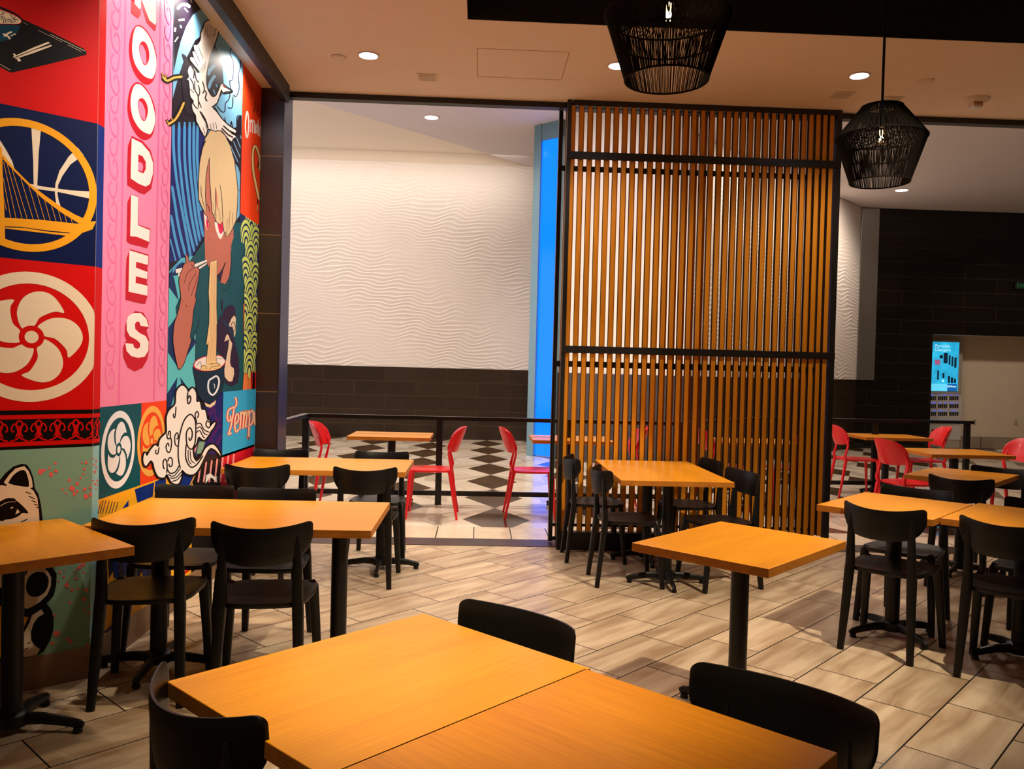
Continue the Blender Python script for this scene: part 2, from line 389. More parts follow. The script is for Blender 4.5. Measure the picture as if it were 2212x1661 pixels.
tag(wave_panel('wave_relief_panel', (-5.2, YF, 0), (1, 0, 0), 6.3, 1.45, 5.60, 330, 520), 'large white wavy plaster relief across the far wall, left of the blue pane', 'wall panel')
struct(boxo('trim_8', (-9, YF-.02, 0), (1.4, YF+.02, 1.45), WAINS))
# projecting bay: blue pane wall at -45 degrees and second relief wall at +45
PB, PC, PD = Vector((.93, 14.05)), Vector((3.03, 12.03)), Vector((7.86, 16.87))
struct(wall_pts('wall_bay_left', [tuple(PB), tuple(PC)], 0, 5.7, WHITEP))
o = wall_pts('wall_bay_right', [tuple(PC), tuple(PD)], 0, 5.1, WAINS); struct(o)
dd = (PD-PC).normalized()
tag(wave_panel('wave_relief_panel', (PC.x+dd.y*.01, PC.y-dd.x*.01, 0), (dd.x, dd.y, 0), (PD-PC).length, 1.43, 4.995, 300, 440), 'white wavy plaster relief on the angled wall right of the slatted screen', 'wall panel')
e = (PC-PB).normalized(); en = Vector((e.y, -e.x))
def bay(name, s0, s1, z0, z1, off, m, th=.03, parent=None):
    bm = bmesh.new(); M = Matrix(((e.x, -en.x, 0, 0), (e.y, -en.y, 0, 0), (0, 0, 1, 0), (0, 0, 0, 1)))
    box(bm, (s0, -off-th, z0), (s1, -off, z1), M=Matrix(((e.x, -en.x, 0, PB.x), (e.y, -en.y, 0, PB.y), (0, 0, 1, 0), (0, 0, 0, 1))))
    return finish(name, bm, m, parent)
BLUE = mat('blue_lit_pane', '020a18', .12, emit='0668ff', es=2.1, spec=.12)
bw = tag(empty('blue_light_panel', (PB.x, PB.y, 0)), 'tall blue glowing pane in a grey metal frame, left of the slatted screen', 'light panel')
def reparent(o, p):
    o.parent = p; o.matrix_parent_inverse = Matrix.Translation(-p.location); return o
reparent(bay('pane', .10, .47, .02, 5.32, .0, BLUE, .02), bw)
reparent(bay('frame_post', -.04, .11, 0, 5.6, .0, GREYT, .06), bw)
reparent(bay('frame_head', .11, .57, 5.32, 5.6, .0, GREYT, .05), bw)
reparent(bay('frame_post', .47, .57, 0, 5.6, .0, GREYT, .05), bw)
struct(bay('trim_9', .57, 2.92, 0, 1.43, .0, WAINS, .02))
# steel panel, black glossy wall and alcove on the right
YB = 16.87
def px_x(px, Y, py=600): return on_y(px, py, Y).x
XS = 8.23; XK = px_x(2011, YB, 850)
tag(boxo('steel_wall_panel', (PD.x, YB-.05, 1.43), (XS, YB+.05, 4.98), STEEL, bev=.004), 'tall brushed steel panel between the wavy relief and black wall', 'wall panel')
bm = bmesh.new(); box(bm, (PD.x, YB, 0), (XK, YB+.2, 1.43)); box(bm, (XS, YB, 1.43), (XK, YB+.2, 5.1)); box(bm, (XK, YB, 2.43), (14, YB+.2, 5.1))
struct(finish('wall_right_back', bm, BLKTILE))
struct(boxo('wall_alcove', (XK-.6, 17.45, 0), (14, 17.55, 2.6), BEIGE)); struct(boxo('wall_alcove_side', (XK-.02, YB+.2, 0), (XK, 17.45, 2.43), BEIGE))
struct(boxo('ceiling_alcove', (XK-.6, YB+.01, 2.43), (14, 17.5, 2.5), BEIGE))
struct(boxo('baseboard_alcove', (XK-.5, 17.42, 0), (14, 17.45, .26), SKIRT))
# ------------------------------------------------------------------ small ceiling fittings
def disc_fit(name, c, r, h, m, label, cat, z=CEIL_Z, group=None):
    bm = bmesh.new(); lathe(bm, [(0, -h), (r*.85, -h), (r, -h*.5), (r, 0), (0, 0)], 28)
    o = finish(name, bm, m, smooth=True); o.location = (c[0], c[1], z); return tag(o, label, cat, group)
def downlight(c, z, label, r=.065):
    t = tag(empty('recessed_downlight', (c[0], c[1], z)), label, 'ceiling light')
    bm = bmesh.new(); lathe(bm, [(r*1.22, 0), (r*1.22, -.006), (r*1.0, -.008), (r*.98, -.002), (r*.98, 0)], 32); finish('trim_ring', bm, TRIMW, t, True)
    bm = bmesh.new(); lathe(bm, [(0, -.004), (r*.97, -.003), (r*.97, 0)], 32); finish('lens', bm, LAMPE, t)
    return t
for xx, lb in ((-.83, 'bright round recessed downlight in the ceiling, nearest the mural wall'), (.95, 'round recessed downlight seen through the larger woven pendant'), (2.72, 'bright round recessed downlight in the ceiling, left of the smaller pendant rod')):
    downlight((xx, 5.94), CEIL_Z, lb)
downlight((-.87, 13.8), 5.6, 'round downlight in the concourse ceiling before the white wavy wall', .11)
downlight((7.84, 15.2), 5.0, 'round downlight in the concourse ceiling below the smaller pendant', .11)
disc_fit('sprinkler_cover', (-1.05, 6.0), .055, .012, TRIMW, 'flat round sprinkler cover left of the bright downlight', 'sprinkler')
disc_fit('sprinkler_cover', (3.246, 5.99), .055, .012, TRIMW, 'flat round sprinkler cover right of the pendant rod', 'sprinkler')
disc_fit('sprinkler_cover', (-.2, 13.05), .08, .02, TRIMW, 'small sprinkler cover in the concourse ceiling beyond the shop front', 'sprinkler', 5.6)
disc_fit('sprinkler_cover', (6.8, 14.2), .08, .02, TRIMW, 'small sprinkler cover in the concourse ceiling above the black wall', 'sprinkler', 5.0)
v = tag(empty('ceiling_vent', (-.44, 6.34, CEIL_Z)), 'small square grille vent in the ceiling beside the shop front beam', 'vent')
boxo('frame', (-.075, -.075, -.006), (.075, .075, 0), TRIMW, v, .002)
bm = bmesh.new()
for i in range(7): box(bm, (-.06, -.055+i*.017, -.011), (.06, -.047+i*.017, -.006))
finish('grille', bm, TRIMW, v)
for cc, lb in (((2.78, 6.36), 'faint square ceiling grille by the smaller pendant rod'), ((3.2, 6.42), 'faint square ceiling grille between the pendant and fire alarm')):
    v2 = dup(v, (cc[0], cc[1], CEIL_Z), 0); v2['label'] = lb
sm = tag(empty('fire_alarm', (3.83, 6.35, CEIL_Z)), 'round white ceiling fire alarm strobe with red lettering', 'fire alarm')
bm = bmesh.new(); lathe(bm, [(0, -.03), (.06, -.03), (.105, -.012), (.115, 0), (0, 0)], 32); finish('base', bm, TRIMW, sm, True)
boxo('strobe_box', (-.035, -.05, -.062), (.045, .03, -.028), TRIMW, sm, .006)
boxo('strobe_lens', (-.03, -.045, -.075), (.04, .02, -.06), mat('clear_strobe', 'e8eaf0', .1), sm, .005)
def text_o(s, size, m, parent, loc, rot, name='lettering', ext=.001, bold=0):
    c = bpy.data.curves.new(name, 'FONT'); c.body = s; c.size = size; c.extrude = ext; c.offset = bold; c.align_x = 'CENTER'; c.resolution_u = 3
    tmp = bpy.data.objects.new(name, c); COL.objects.link(tmp)
    me = bpy.data.meshes.new_from_object(tmp.evaluated_get(bpy.context.evaluated_depsgraph_get())); bpy.data.objects.remove(tmp); bpy.data.curves.remove(c)
    me.materials.clear(); me.name = name; o = link(name, me, m); o.location = loc; o.rotation_euler = rot
    if parent: o.parent = parent
    return o
text_o('FIRE', .034, mat('red_ink', 'b01810', .6), sm, (.005, -.051, -.055), (pi/2, 0, 0))
# thin joint of the flush access hatch
bm = bmesh.new()
hx0, hx1, hy0, hy1 = -.06, .575, 5.73, 6.28
for a in (((hx0, hy0), (hx1, hy0+.004)), ((hx0, hy1), (hx1, hy1+.004)), ((hx0, hy0), (hx0+.004, hy1)), ((hx1, hy0), (hx1+.004, hy1))):
    box(bm, (a[0][0], a[0][1], CEIL_Z-.0015), (a[1][0], a[1][1], CEIL_Z+.002))
tag(finish('ceiling_access_hatch', bm, mat('hatch_joint', 'a07c5c', .8)), 'flush rectangular access hatch in the ceiling left of the slatted screen', 'hatch')
# ------------------------------------------------------------------ tables
TH = .75
def make_table(cross=False, long_=0):
    t = empty('long_table' if long_ else 'square_table')
    L, Wd = (.62, .381) if long_ else (.381, .305)
    bm = bmesh.new(); box(bm, (-L, -Wd, TH-.0355), (L, Wd, TH), .0022)
    for f in bm.faces: f.material_index = 0 if f.normal.z > .7 or f.normal.z < -.7 else 1
    finish('tabletop', bm, [TOPW2 if cross else TOPW, EDGEW], t)
    for px_ in ((-long_, long_) if long_ else (0,)):
        bm = bmesh.new(); lathe(bm, [(.0, .06), (.0385, .06), (.0385, TH-.045), (0, TH-.045)], 28, (px_, 0, 0)); finish('pedestal', bm, IRON, t, True)
        bm = bmesh.new(); box(bm, (px_-.15, -.15, TH-.045), (px_+.15, .15, TH-.036), .002); finish('mounting_plate', bm, IRON, t)
        bm = bmesh.new(); lathe(bm, [(0, .03), (.06, .03), (.068, .045), (.062, .075), (.045, .085), (0, .085)], 28, (px_, 0, 0)); finish('base_collar', bm, IRON, t, True)
    return t
def base_arms(t, ang, ox=0):
    for k in range(4):
        a = ang+k*pi/2; c_, s_ = cos(a), sin(a); bm = bmesh.new()
        P = lambda r, z: (ox+r*c_, r*s_, z)
        tube(bm, [P(.03, .055), P(.12, .056), P(.20, .046), P(.262, .034), P(.278, .03)], [(.025, .019), (.022, .016), (.020, .013), (.018, .011), (.011, .008)], 10, sq=.7)
        o = finish('base_arm', bm, IRON, t, True)
        bm = bmesh.new(); lathe(bm, [(0, 0), (.017, 0), (.019, .006), (.015, .02), (0, .022)], 16, (ox+.255*c_, .255*s_, 0)); finish('glide_foot', bm, IRON, o, True)
TABLES = [
 # name, x, y, rotation (long side), arm angle, label, crosswise grain
 ('fg1', AB(1.222, 1.497), pi/4, pi/4, 'orange oak-topped table nearest the camera, left of the seam', 0),
 ('fg2', AB(1.211, .895), pi/4, pi/4, 'orange oak-topped table in the bottom right foreground, pushed against its neighbour', 1),
 ('single', AB(3.29, 1.66), pi/4, pi/4, 'lone oak-topped table with no chairs, in front of the slatted screen', 0),
 ('long_scr', (1.35, 6.05), pi/2, 0, 'long oak-topped table with four black chairs, end-on to the slatted screen', 0),
 ('long_L2', (-1.066, 3.985), 0, 0, 'long oak-topped table touching the mural, nearer one, round pedestal in view', 0),
 ('long_L3', (-1.094, 6.0), 0, 0, 'long oak-topped table touching the mural by the dark column, farther one', 0),
 ('L1', AB(1.055, 3.585), 3*pi/4, pi/2, 'table cut by the left edge of the picture, before the painted cat', 0),
 ('R1', AB(4.975, 1.562), pi/4, 0.2, 'right table just right of the slatted screen, one chair before it', 0),
 ('R2', AB(5.07, .945), pi/4, 0.1, 'table at the right edge, joined beside the table by the screen', 0),
 ('R3', AB(6.995, 1.72), pi/4, pi/4, 'inside table at right behind two black chairs, nearest the railing', 0),
 ('O1', (-.885, 8.70), 0, pi/4, 'concourse table between two red chairs left of the railing post', 0),
 ('O2', (1.0, 8.72), 0, pi/4, 'concourse table behind the left edge of the slatted screen', 0),
 ('O3', (3.07, 8.95), 0, pi/4, 'concourse table half hidden behind the wooden slats', 0),
 ('O4', (5.16, 10.18), 0, pi/4, 'farthest concourse table on the right between two red chairs', 0),
 ('O5', (4.82, 8.12), 0, pi/4, 'concourse table at right behind a red chair, below the digital kiosk', 0),
]
protos = {}
for key, (x, y), rz, arm, label, cross in TABLES:
    lg = (.345 if key == 'long_scr' else .425) if key.startswith('long') else 0
    t = make_table(bool(cross), lg); t.location = (x, y, 0); t.rotation_euler = (0, 0, rz)
    for ox in ((-lg, lg) if lg else (0,)): base_arms(t, arm-rz, ox)
    tag(t, label, 'table', 'concourse tables' if key[0] == 'O' else 'long dining tables' if lg else 'dining tables')
    if key[0] == 'O': t.scale = (1.1, 1.1, 1)

# ------------------------------------------------------------------ black chairs
def seat_mesh(wf, wr, y0, y1, z, th, dish, nn=44, rings=7):
    bm = bmesh.new(); ym, hy = (y0+y1)/2, (y1-y0)/2
    def pt(th_, k):
        cx_, cy_ = cos(th_), sin(th_); ex = .52
        x = math.copysign(abs(cx_)**ex, cx_); y = math.copysign(abs(cy_)**ex, cy_)
        w = wr+(wf-wr)*(y*k*.5+.5)
        return x*k*w, ym+y*k*hy
    top = [bm.verts.new((0, ym, z-dish))]; last = None; R = []
    ks = [i/rings for i in range(1, rings+1)]
    for k in ks:
        R.append([bm.verts.new((*pt(2*pi*i/nn, k), z-dish*(1-k**2.2) - (.004 if k == 1 else 0))) for i in range(nn)])
    for i in range(nn): bm.faces.new((top[0], R[0][i], R[0][(i+1) % nn]))
    for a, b in zip(R, R[1:]):
        for i in range(nn): bm.faces.new((a[i], b[i], b[(i+1) % nn], a[(i+1) % nn]))
    e1 = [bm.verts.new((*pt(2*pi*i/nn, 1.012), z-.012)) for i in range(nn)]
    e2 = [bm.verts.new((*pt(2*pi*i/nn, .985), z-th)) for i in range(nn)]
    e3 = [bm.verts.new((*pt(2*pi*i/nn, .80), z-th+.002-dish*.3)) for i in range(nn)]
    for a, b in ((R[-1], e1), (e1, e2), (e2, e3)):
        for i in range(nn): bm.faces.new((a[i], b[i], b[(i+1) % nn], a[(i+1) % nn]))
    bm.faces.new(e3[::-1]); return bm
def band_mesh(hw, z0, z1, ymid, yend, th, lean=.0, nx=36, nz=8, crown=.0, pw=2.0, rise=.0, taper=.30, rt=.024, rb=.06):
    """curved back rest; outline is a superellipse, both faces and the rim"""
    bm = bmesh.new(); F = []; B = []
    for side in (0, 1):
        G = []
        for j in range(nz+1):
            v = -1+2*j/nz; row = []
            for i in range(nx+1):
                u = -1+2*i/nx
                u = sin(u*pi/2*.999); au = abs(u); hgt = z1-z0
                def inset(r):
                    t_ = (au*hw-(hw-r))/r
                    return 0 if t_ <= 0 else r*(1-sqrt(max(0, 1-t_*t_)))
                top = z1+rise*au**2-inset(rt); bot = z0+hgt*taper*au**3+inset(rb)
                if bot > top-.001: top = (bot+top)/2+.0005; bot = top-.001
                z = bot+(top-bot)*(v+1)/2; uu = u; k = max(max(0, (au-.9)/.1), abs(v))
                y = ymid+(yend-ymid)*abs(uu)**pw - lean*(z-z0)
                t = th*(.35+.65*(1-k**6))
                row.append(bm.verts.new((uu*hw, y+(t/2 if side else -t/2), z)))
            G.append(row)
        for j in range(nz):
            for i in range(nx):
                q = (G[j][i], G[j][i+1], G[j+1][i+1], G[j+1][i]); bm.faces.new(q if side else q[::-1])
        (F if side else B).extend(G)
    rim = lambda G: [G[0][i] for i in range(nx)]+[G[j][nx] for j in range(nz)]+[G[nz][i] for i in range(nx, 0, -1)]+[G[j][0] for j in range(nz, 0, -1)]
    a, b = rim(F), rim(B)
    for i in range(len(a)): bm.faces.new((a[i], a[(i+1) % len(a)], b[(i+1) % len(a)], b[i]))
    return bm
def make_black_chair():
    t = empty('dining_chair')
    finish('seat', seat_mesh(.222, .185, -.195, .215, .455, .026, .016), BLK, t, True, 50)
    finish('backrest', band_mesh(.212, .620, .780, -.240, -.135, .017, .10, pw=2.1, rise=.022, taper=.30, rb=.068, rt=.022), BLK, t, True, 60)
    for s in (-1, 1):
        bm = bmesh.new()
        tube(bm, [(s*.178, .160, .452), (s*.186, .170, .43), (s*.198, .186, .25), (s*.213, .212, 0)], [(.018, .015), (.0235, .0205), (.0215, .0185), (.017, .0155)], 12, sq=.6)
        finish('front_leg', bm, BLK, t, True)
        bm = bmesh.new()
        tube(bm, [(s*.178, -.232, 0), (s*.168, -.208, .22), (s*.160, -.186, .42), (s*.157, -.184, .47), (s*.155, -.192, .60), (s*.152, -.201, .70), (s*.150, -.205, .745)],
             [(.017, .0155), (.0215, .0185), (.0245, .021), (.0235, .020), (.020, .0145), (.017, .009), (.010, .004)], 12, sq=.6)
        finish('rear_leg', bm, BLK, t, True)
    return t
BC = [  # x, y, facing angle (direction the sitter looks, degrees), label
 (AB(.995, 1.60), 45, 'black chair at bottom left, seen from behind, tucked under the nearest table'),
 (AB(1.515, 1.504), 225, 'black chair whose curved back rises behind the nearest table, above the seam'),
 (AB(1.548, .762), 225, 'large black chair back at bottom right, behind the foreground table corner'),
 ((-1.43, 3.735), 97, 'black chair at left whose back overlaps the painted wall corner, nearest the cat'),
 ((-.915, 3.70), 95, 'second black chair along the left table, seen from behind beside the round pedestal'),
 ((-1.515, 4.36), 268, 'black chair on the far side of the near long table, close to the mural cloud'),
 ((-1.065, 4.315), 269, 'black chair on the far side of the near long table, away from the wall'),
 ((-1.46, 5.69), 95, 'black chair before the far left table, back towards us, beside the mural'),
 ((-.735, 5.66), 92, 'black chair at the open end of the far left table, seen from behind'),
 ((-1.52, 6.36), 270, 'black chair behind the far left table, in front of the column'),
 ((-.735, 6.35), 270, 'black chair behind the far left table, by the threshold'),
 ((.945, 6.44), 0, 'black chair left of the long table, farther back against the slatted screen'),
 ((1.07, 5.74), 2, 'black chair left of the long table by the screen, in front, seen in profile'),
 ((1.68, 6.40), 182, 'black chair right of the long table, nearer the slatted screen'),
 ((1.72, 5.70), 192, 'black chair right of the long table by the screen, in front, its back turned right'),
 (AB(4.735, 1.497), 45, 'black chair in front of the right table, whole back and four legs visible'),
 (AB(5.32, 1.60), 225, 'black chair behind the right table, only its back above the tabletop'),
 (AB(4.745, .925), 45, 'black chair cut by the right edge of the picture, nearest on that side'),
 (AB(5.375, .92), 225, 'black chair at the right edge behind the joined right table'),
 (AB(6.56, 1.585), 45, 'black chair at right, seen from behind before the far inside table'),
 (AB(7.21, 1.54), 225, 'black chair at the right edge, behind the far inside table'),
]
bc0 = make_black_chair()
for i, ((x, y), ang, label) in enumerate(BC):
    loc = (x, y, 0); rz = radians(ang-90)
    if i == 0: c = bc0; c.location = loc; c.rotation_euler = (0, 0, rz)
    else: c = dup(bc0, loc, rz)
    tag(c, label, 'chair', 'black dining chairs')
# ------------------------------------------------------------------ red concourse chairs
def make_red_chair():
    t = empty('dining_chair')
    finish('seat', seat_mesh(.225, .20, -.21, .22, .475, .024, .022), RED, t, True, 50)
    finish('backrest', band_mesh(.228, .640, .892, -.245, -.135, .015, .36, rise=-.035, taper=.10, pw=2.0, rt=.09, rb=.05), RED, t, True, 60)
    for s in (-1, 1):
        bm = bmesh.new()
        tube(bm, [(s*.205, -.19, .462), (s*.208, -.20, .50), (s*.210, -.180, .58), (s*.211, -.168, .64), (s*.208, -.180, .70), (s*.198, -.205, .755)],
             [(.022, .017), (.021, .015), (.021, .012), (.026, .011), (.026, .009), (.010, .004)], 12, sq=.8)
        finish('back_support', bm, RED, t, True)
        bm = bmesh.new(); tube(bm, [(s*.195, .185, .468), (s*.203, .198, .43), (s*.212, .212, .2), (s*.222, .228, 0)], [(.017, .017), (.021, .019), (.017, .015), (.012, .011)], 12, sq=.8)
        finish('front_leg', bm, RED, t, True)
        bm = bmesh.new(); tube(bm, [(s*.200, -.175, .470), (s*.205, -.190, .43), (s*.214, -.225, .2), (s*.224, -.262, 0)], [(.017, .017), (.022, .019), (.017, .015), (.012, .011)], 12, sq=.8)
        finish('rear_leg', bm, RED, t, True)
    return t
RC = [((-1.36, 8.45), 0, 'red moulded chair left of the concourse table, beside the railing corner'),
 ((-.43, 8.17), 180, 'red moulded chair right of the concourse table, before the railing post'),
 ((.56, 8.24), 0, 'red moulded chair beside the blue pane, seen in profile facing right'),
 ((1.50, 8.70), 180, 'red moulded chair mostly hidden behind the left part of the slats'),
 ((2.72, 8.95), 0, 'red moulded chair behind the slats, left of the hidden concourse table'),
 ((3.42, 8.95), 180, 'red moulded chair behind the slats, right of the hidden concourse table'),
 ((4.72, 10.06), -6, 'red moulded chair just right of the slatted screen, whole side visible'),
 ((4.22, 7.86), 8, 'red moulded chair seen from behind, between the screen and kiosk, nearer one'),
 ((5.58, 10.10), 172, 'red moulded chair below the digital kiosk, beyond the far table'),
 ((5.42, 8.30), 180, 'red moulded chair cut by the right edge of the picture')]
rc0 = make_red_chair()
for i, ((x, y), ang, label) in enumerate(RC):
    loc = (x, y, 0); rz = radians(ang-90)
    if i == 0: c = rc0; c.location = loc; c.rotation_euler = (0, 0, rz)
    else: c = dup(rc0, loc, rz)
    tag(c, label, 'chair', 'red concourse chairs')
# ------------------------------------------------------------------ concourse railing
RP = [(-1.8, 6.95), (-1.8, 8.8), (2.2, 8.85), (3.6, 10.25), (6.48, 10.52)]
rl = tag(empty('railing', (-1.8, 8.8, 0)), 'dark metal railing with flat handrail around the concourse tables', 'railing')
def rail_run(name, pts, hw, z0, z1):
    bm = bmesh.new(); P = [Vector((x, y, 0)) for x, y in pts]; L = []; R = []
    for i, p in enumerate(P):
        d0 = (p-P[max(i-1, 0)]).normalized() if i else (P[1]-p).normalized(); d1 = (P[min(i+1, len(P)-1)]-p).normalized() if i < len(P)-1 else d0
        t = (d0+d1).normalized(); n = Vector((-t.y, t.x, 0)); w = hw/max(.4, n.dot(Vector((-d0.y, d0.x, 0))))
        L.append(p+n*w); R.append(p-n*w)
    for i in range(len(P)-1):
        vs = [bm.verts.new(q+Vector((0, 0, z))) for z in (z0, z1) for q in (L[i], L[i+1], R[i+1], R[i])]
        for f in ((0, 1, 5, 4), (1, 2, 6, 5), (2, 3, 7, 6), (3, 0, 4, 7), (4, 5, 6, 7), (3, 2, 1, 0)): bm.faces.new([vs[k] for k in f])
    return reparent(finish(name, bm, RAILM), rl)
rail_run('handrail', RP, .035, .905, .945); rail_run('lower_rail', RP, .018, .10, .15)
for x, y in ((-1.8, 8.8), (-.39, 8.82), (1.0, 8.835), (2.2, 8.85), (3.6, 10.25), (5.12, 10.39), (6.40, 10.51)):
    reparent(boxo('post', (x-.033, y-.028, 0), (x+.033, y+.028, .905), RAILM, bev=.002), rl)
# ------------------------------------------------------------------ slatted screens
def screen(name, Y, x0, x1, xs, rails, zt, zb, ztf, label, front):
    t = tag(empty(name, (x0, Y, 0)), label, 'screen')
    def P(nm, lo, hi, m, bev=.0015): return reparent(boxo(nm, lo, hi, m, bev=bev), t)
    P('post', (x0, Y-.03, 0 if front else .02), (x0+.034, Y+.03, ztf), STEELB); P('post', (x1-.045, Y-.03, .11), (x1, Y+.03, ztf), STEELB)
    P('top_rail', (x0+.052, Y-.03, zt), (x1-.045, Y+.03, ztf), STEELB)
    for z0, z1 in rails:
        r = P('cross_rail', (x0, Y-.037, z0), (x1, Y-.0235, z1), STEELB)
        if front:
            bm = bmesh.new()
            for x in xs:
                for zz in (z0+.014, z1-.014):
                    tube(bm, [(x+.0175, Y-.0395, zz), (x+.0175, Y-.0368, zz)], .0035, 8)
            b = finish('bolt', bm, RAILM); b['kind'] = 'stuff'; reparent(b, t)
    for x in xs:
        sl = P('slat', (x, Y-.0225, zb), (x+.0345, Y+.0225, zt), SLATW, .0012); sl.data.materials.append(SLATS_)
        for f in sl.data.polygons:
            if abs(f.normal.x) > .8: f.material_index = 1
    return t
V = [32, 77, 121, 166, 210, 255, 300, 345, 390, 434, 478, 522, 568, 613, 656, 698, 736, 775, 813, 852, 891, 930, 970, 1010, 1049, 1087, 1124, 1160, 1196, 1231]
FX = [on_y(1280+v/2.373, 300, 6.71).x-.0175 for v in V]
d_ = (FX[6]-FX[0])/6
FX = [FX[0]-3*d_, FX[0]-2*d_, FX[0]-d_] + FX
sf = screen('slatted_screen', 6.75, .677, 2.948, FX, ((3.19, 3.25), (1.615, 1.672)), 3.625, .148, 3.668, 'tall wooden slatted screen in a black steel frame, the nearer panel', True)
reparent(boxo('base_track', (.677, 6.70, 0), (1.75, 6.78, .148), STEELB, bev=.003), sf)
BX = []
for i, x in enumerate(FX):
    px = CX+F_PX*(Vector((x, 6.715, 1.7))-Vector((0, 0, CAM_H))).dot(RT)/(Vector((x, 6.715, 1.7))-Vector((0, 0, CAM_H))).dot(FW)
    o = 0 if i < 9 else min(3.6, (i-8)*.5) if i < 16 else -.2 if i < 29 else 4.5
    BX.append(on_y(px+o+.6, 800, 6.95).x)
BX = [.69]+[x for x in BX if x < 2.86]
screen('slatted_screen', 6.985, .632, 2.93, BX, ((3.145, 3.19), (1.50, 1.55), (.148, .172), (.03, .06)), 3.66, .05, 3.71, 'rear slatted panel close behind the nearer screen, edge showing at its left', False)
# ------------------------------------------------------------------ woven pendants
def make_pendant(name, zrod):
    t = empty(name)   # origin at the widest ring
    CORD = mat('black_paper_cord', '100a05', .9, spec=.15, noise=.3, nscale=90); n = 210
    RT_, RM, RB = .113, .25, .162; zt, zb = .178, -.255
    def strands(nm, r0, z0, r1, z1, n, twist, rad=.0019):
        bm = bmesh.new()
        for k in range(n):
            a0 = 2*pi*k/n+random.uniform(-.006, .006); a1 = a0+twist+random.uniform(-.01, .01)
            tube(bm, [(r0*cos(a0), r0*sin(a0), z0), (r1*cos(a1), r1*sin(a1), z1)], rad, 4, cap=False)
        finish(nm, bm, CORD, t)
    strands('upper_weave', RT_, zt, RM, .002, 220, .02, .0021); strands('lower_weave', RM-.004, 0, RB, zb, 200, -.02, .0020)
    strands('inner_weave', RM-.018, -.005, RM-.05, -.10, 90, .05, .0022)
    for nm, r, z in (('top_ring', RT_, zt), ('middle_ring', RM-.002, 0), ('inner_ring', RM-.05, -.10), ('bottom_ring', RB, zb)):
        bm = bmesh.new(); N = 64; m = 8; R = []
        for k in range(N):
            a = 2*pi*k/N; R.append([bm.verts.new(((r+.0042*cos(b))*cos(a), (r+.0042*cos(b))*sin(a), z+.0042*sin(b))) for b in [2*pi*q/m for q in range(m)]])
        for k in range(N):
            for q in range(m): bm.faces.new((R[k][q], R[(k+1) % N][q], R[(k+1) % N][(q+1) % m], R[k][(q+1) % m]))
        finish(nm, bm, CORD, t, True)
    bm = bmesh.new()
    for k in range(3):
        a = k*pi/3; tube(bm, [(-RT_*cos(a), -RT_*sin(a), zt), (RT_*cos(a), RT_*sin(a), zt)], .003, 6)
    finish('spider_frame', bm, IRON, t)
    bm = bmesh.new(); tube(bm, [(0, 0, zt-.02), (0, 0, zrod)], .0075, 10); finish('rod', bm, IRON, t, True)
    bm = bmesh.new(); lathe(bm, [(0, .16), (.02, .16), (.024, .09), (.018, .065), (0, .065)], 20); finish('socket', bm, IRON, t, True)
    g = NT('clear_bulb_glass') if 'clear_bulb_glass' not in MATS else None
    if g:
        g.b.inputs['Transmission Weight'].default_value = 1; g.b.inputs['Roughness'].default_value = .02; g.b.inputs['Base Color'].default_value = (1, .8, .5, 1); g.b.inputs['IOR'].default_value = 1.05
    bm = bmesh.new(); lathe(bm, [(.013, .066), (.014, .055), (.024, .035), (.029, .005), (.027, -.02), (.018, -.04), (0, -.048)], 24); b = finish('bulb', bm, MATS['clear_bulb_glass'], t, True)
    bm = bmesh.new()
    for k in range(4):
        a = k*pi/2; tube(bm, [(.009*cos(a), .009*sin(a), .045), (.011*cos(a+.6), .011*sin(a+.6), -.022)], .0012, 6)
    finish('filament', bm, BULBG, b)
    return t
pen = make_pendant('pendant_lamp', 1.73); pen.location = (.712, 3.24, 2.875)
tag(pen, 'larger black woven cord pendant lamp at top centre, cut by the picture edge', 'pendant lamp', 'woven pendant lamps')
pen2 = make_pendant('pendant_lamp', 1.745); pen2.location = (2.292, 4.7, 2.856)
tag(pen2, 'smaller whole black woven cord pendant lamp at right, hanging on a rod', 'pendant lamp', 'woven pendant lamps')
for p in ((.712, 3.24, 2.875), (2.292, 4.7, 2.856)):
    lamp('POINT', 'pendant_bulb_light', p, 42, (1, .66, .34), size=.012)
# ------------------------------------------------------------------ kiosk in the alcove
YK = 17.30
kt = tag(empty('charging_kiosk', (px_x(2035, YK, 850), YK, 0)), 'tall grey digital kiosk with a cyan screen reading Portable Chargers', 'kiosk')
def kp(nm, x0, y0, x1, y1, m, dy=0, th=.02, par=kt, bev=0):
    a = on_y(x0, y0, YK); b = on_y(x1, y1, YK)
    o = boxo(nm, (min(a.x, b.x), YK-dy-th, min(a.z, b.z)), (max(a.x, b.x), YK-dy, max(a.z, b.z)), m, bev=bev)
    if par is kt: reparent(o, kt)
    return o
KG = mat('kiosk_grey_enamel', '9c9284', .4, noise=.04, nscale=5); KW = mat('kiosk_pale_panel', 'b8b4b0', .4, noise=.04, nscale=5)
kx0 = on_y(1978, 850, YK).x; kx1 = on_y(2077.5, 850, YK).x
body = reparent(boxo('cabinet', (kx0, YK, 0), (kx1, YK+.13, 2.33), KG, bev=.03), kt)
kp('lower_panel', 1986, 852, 2075, 911, KW, 0, .01); kp('lower_panel', 1986, 917, 2074, 950, KW, 0, .01)
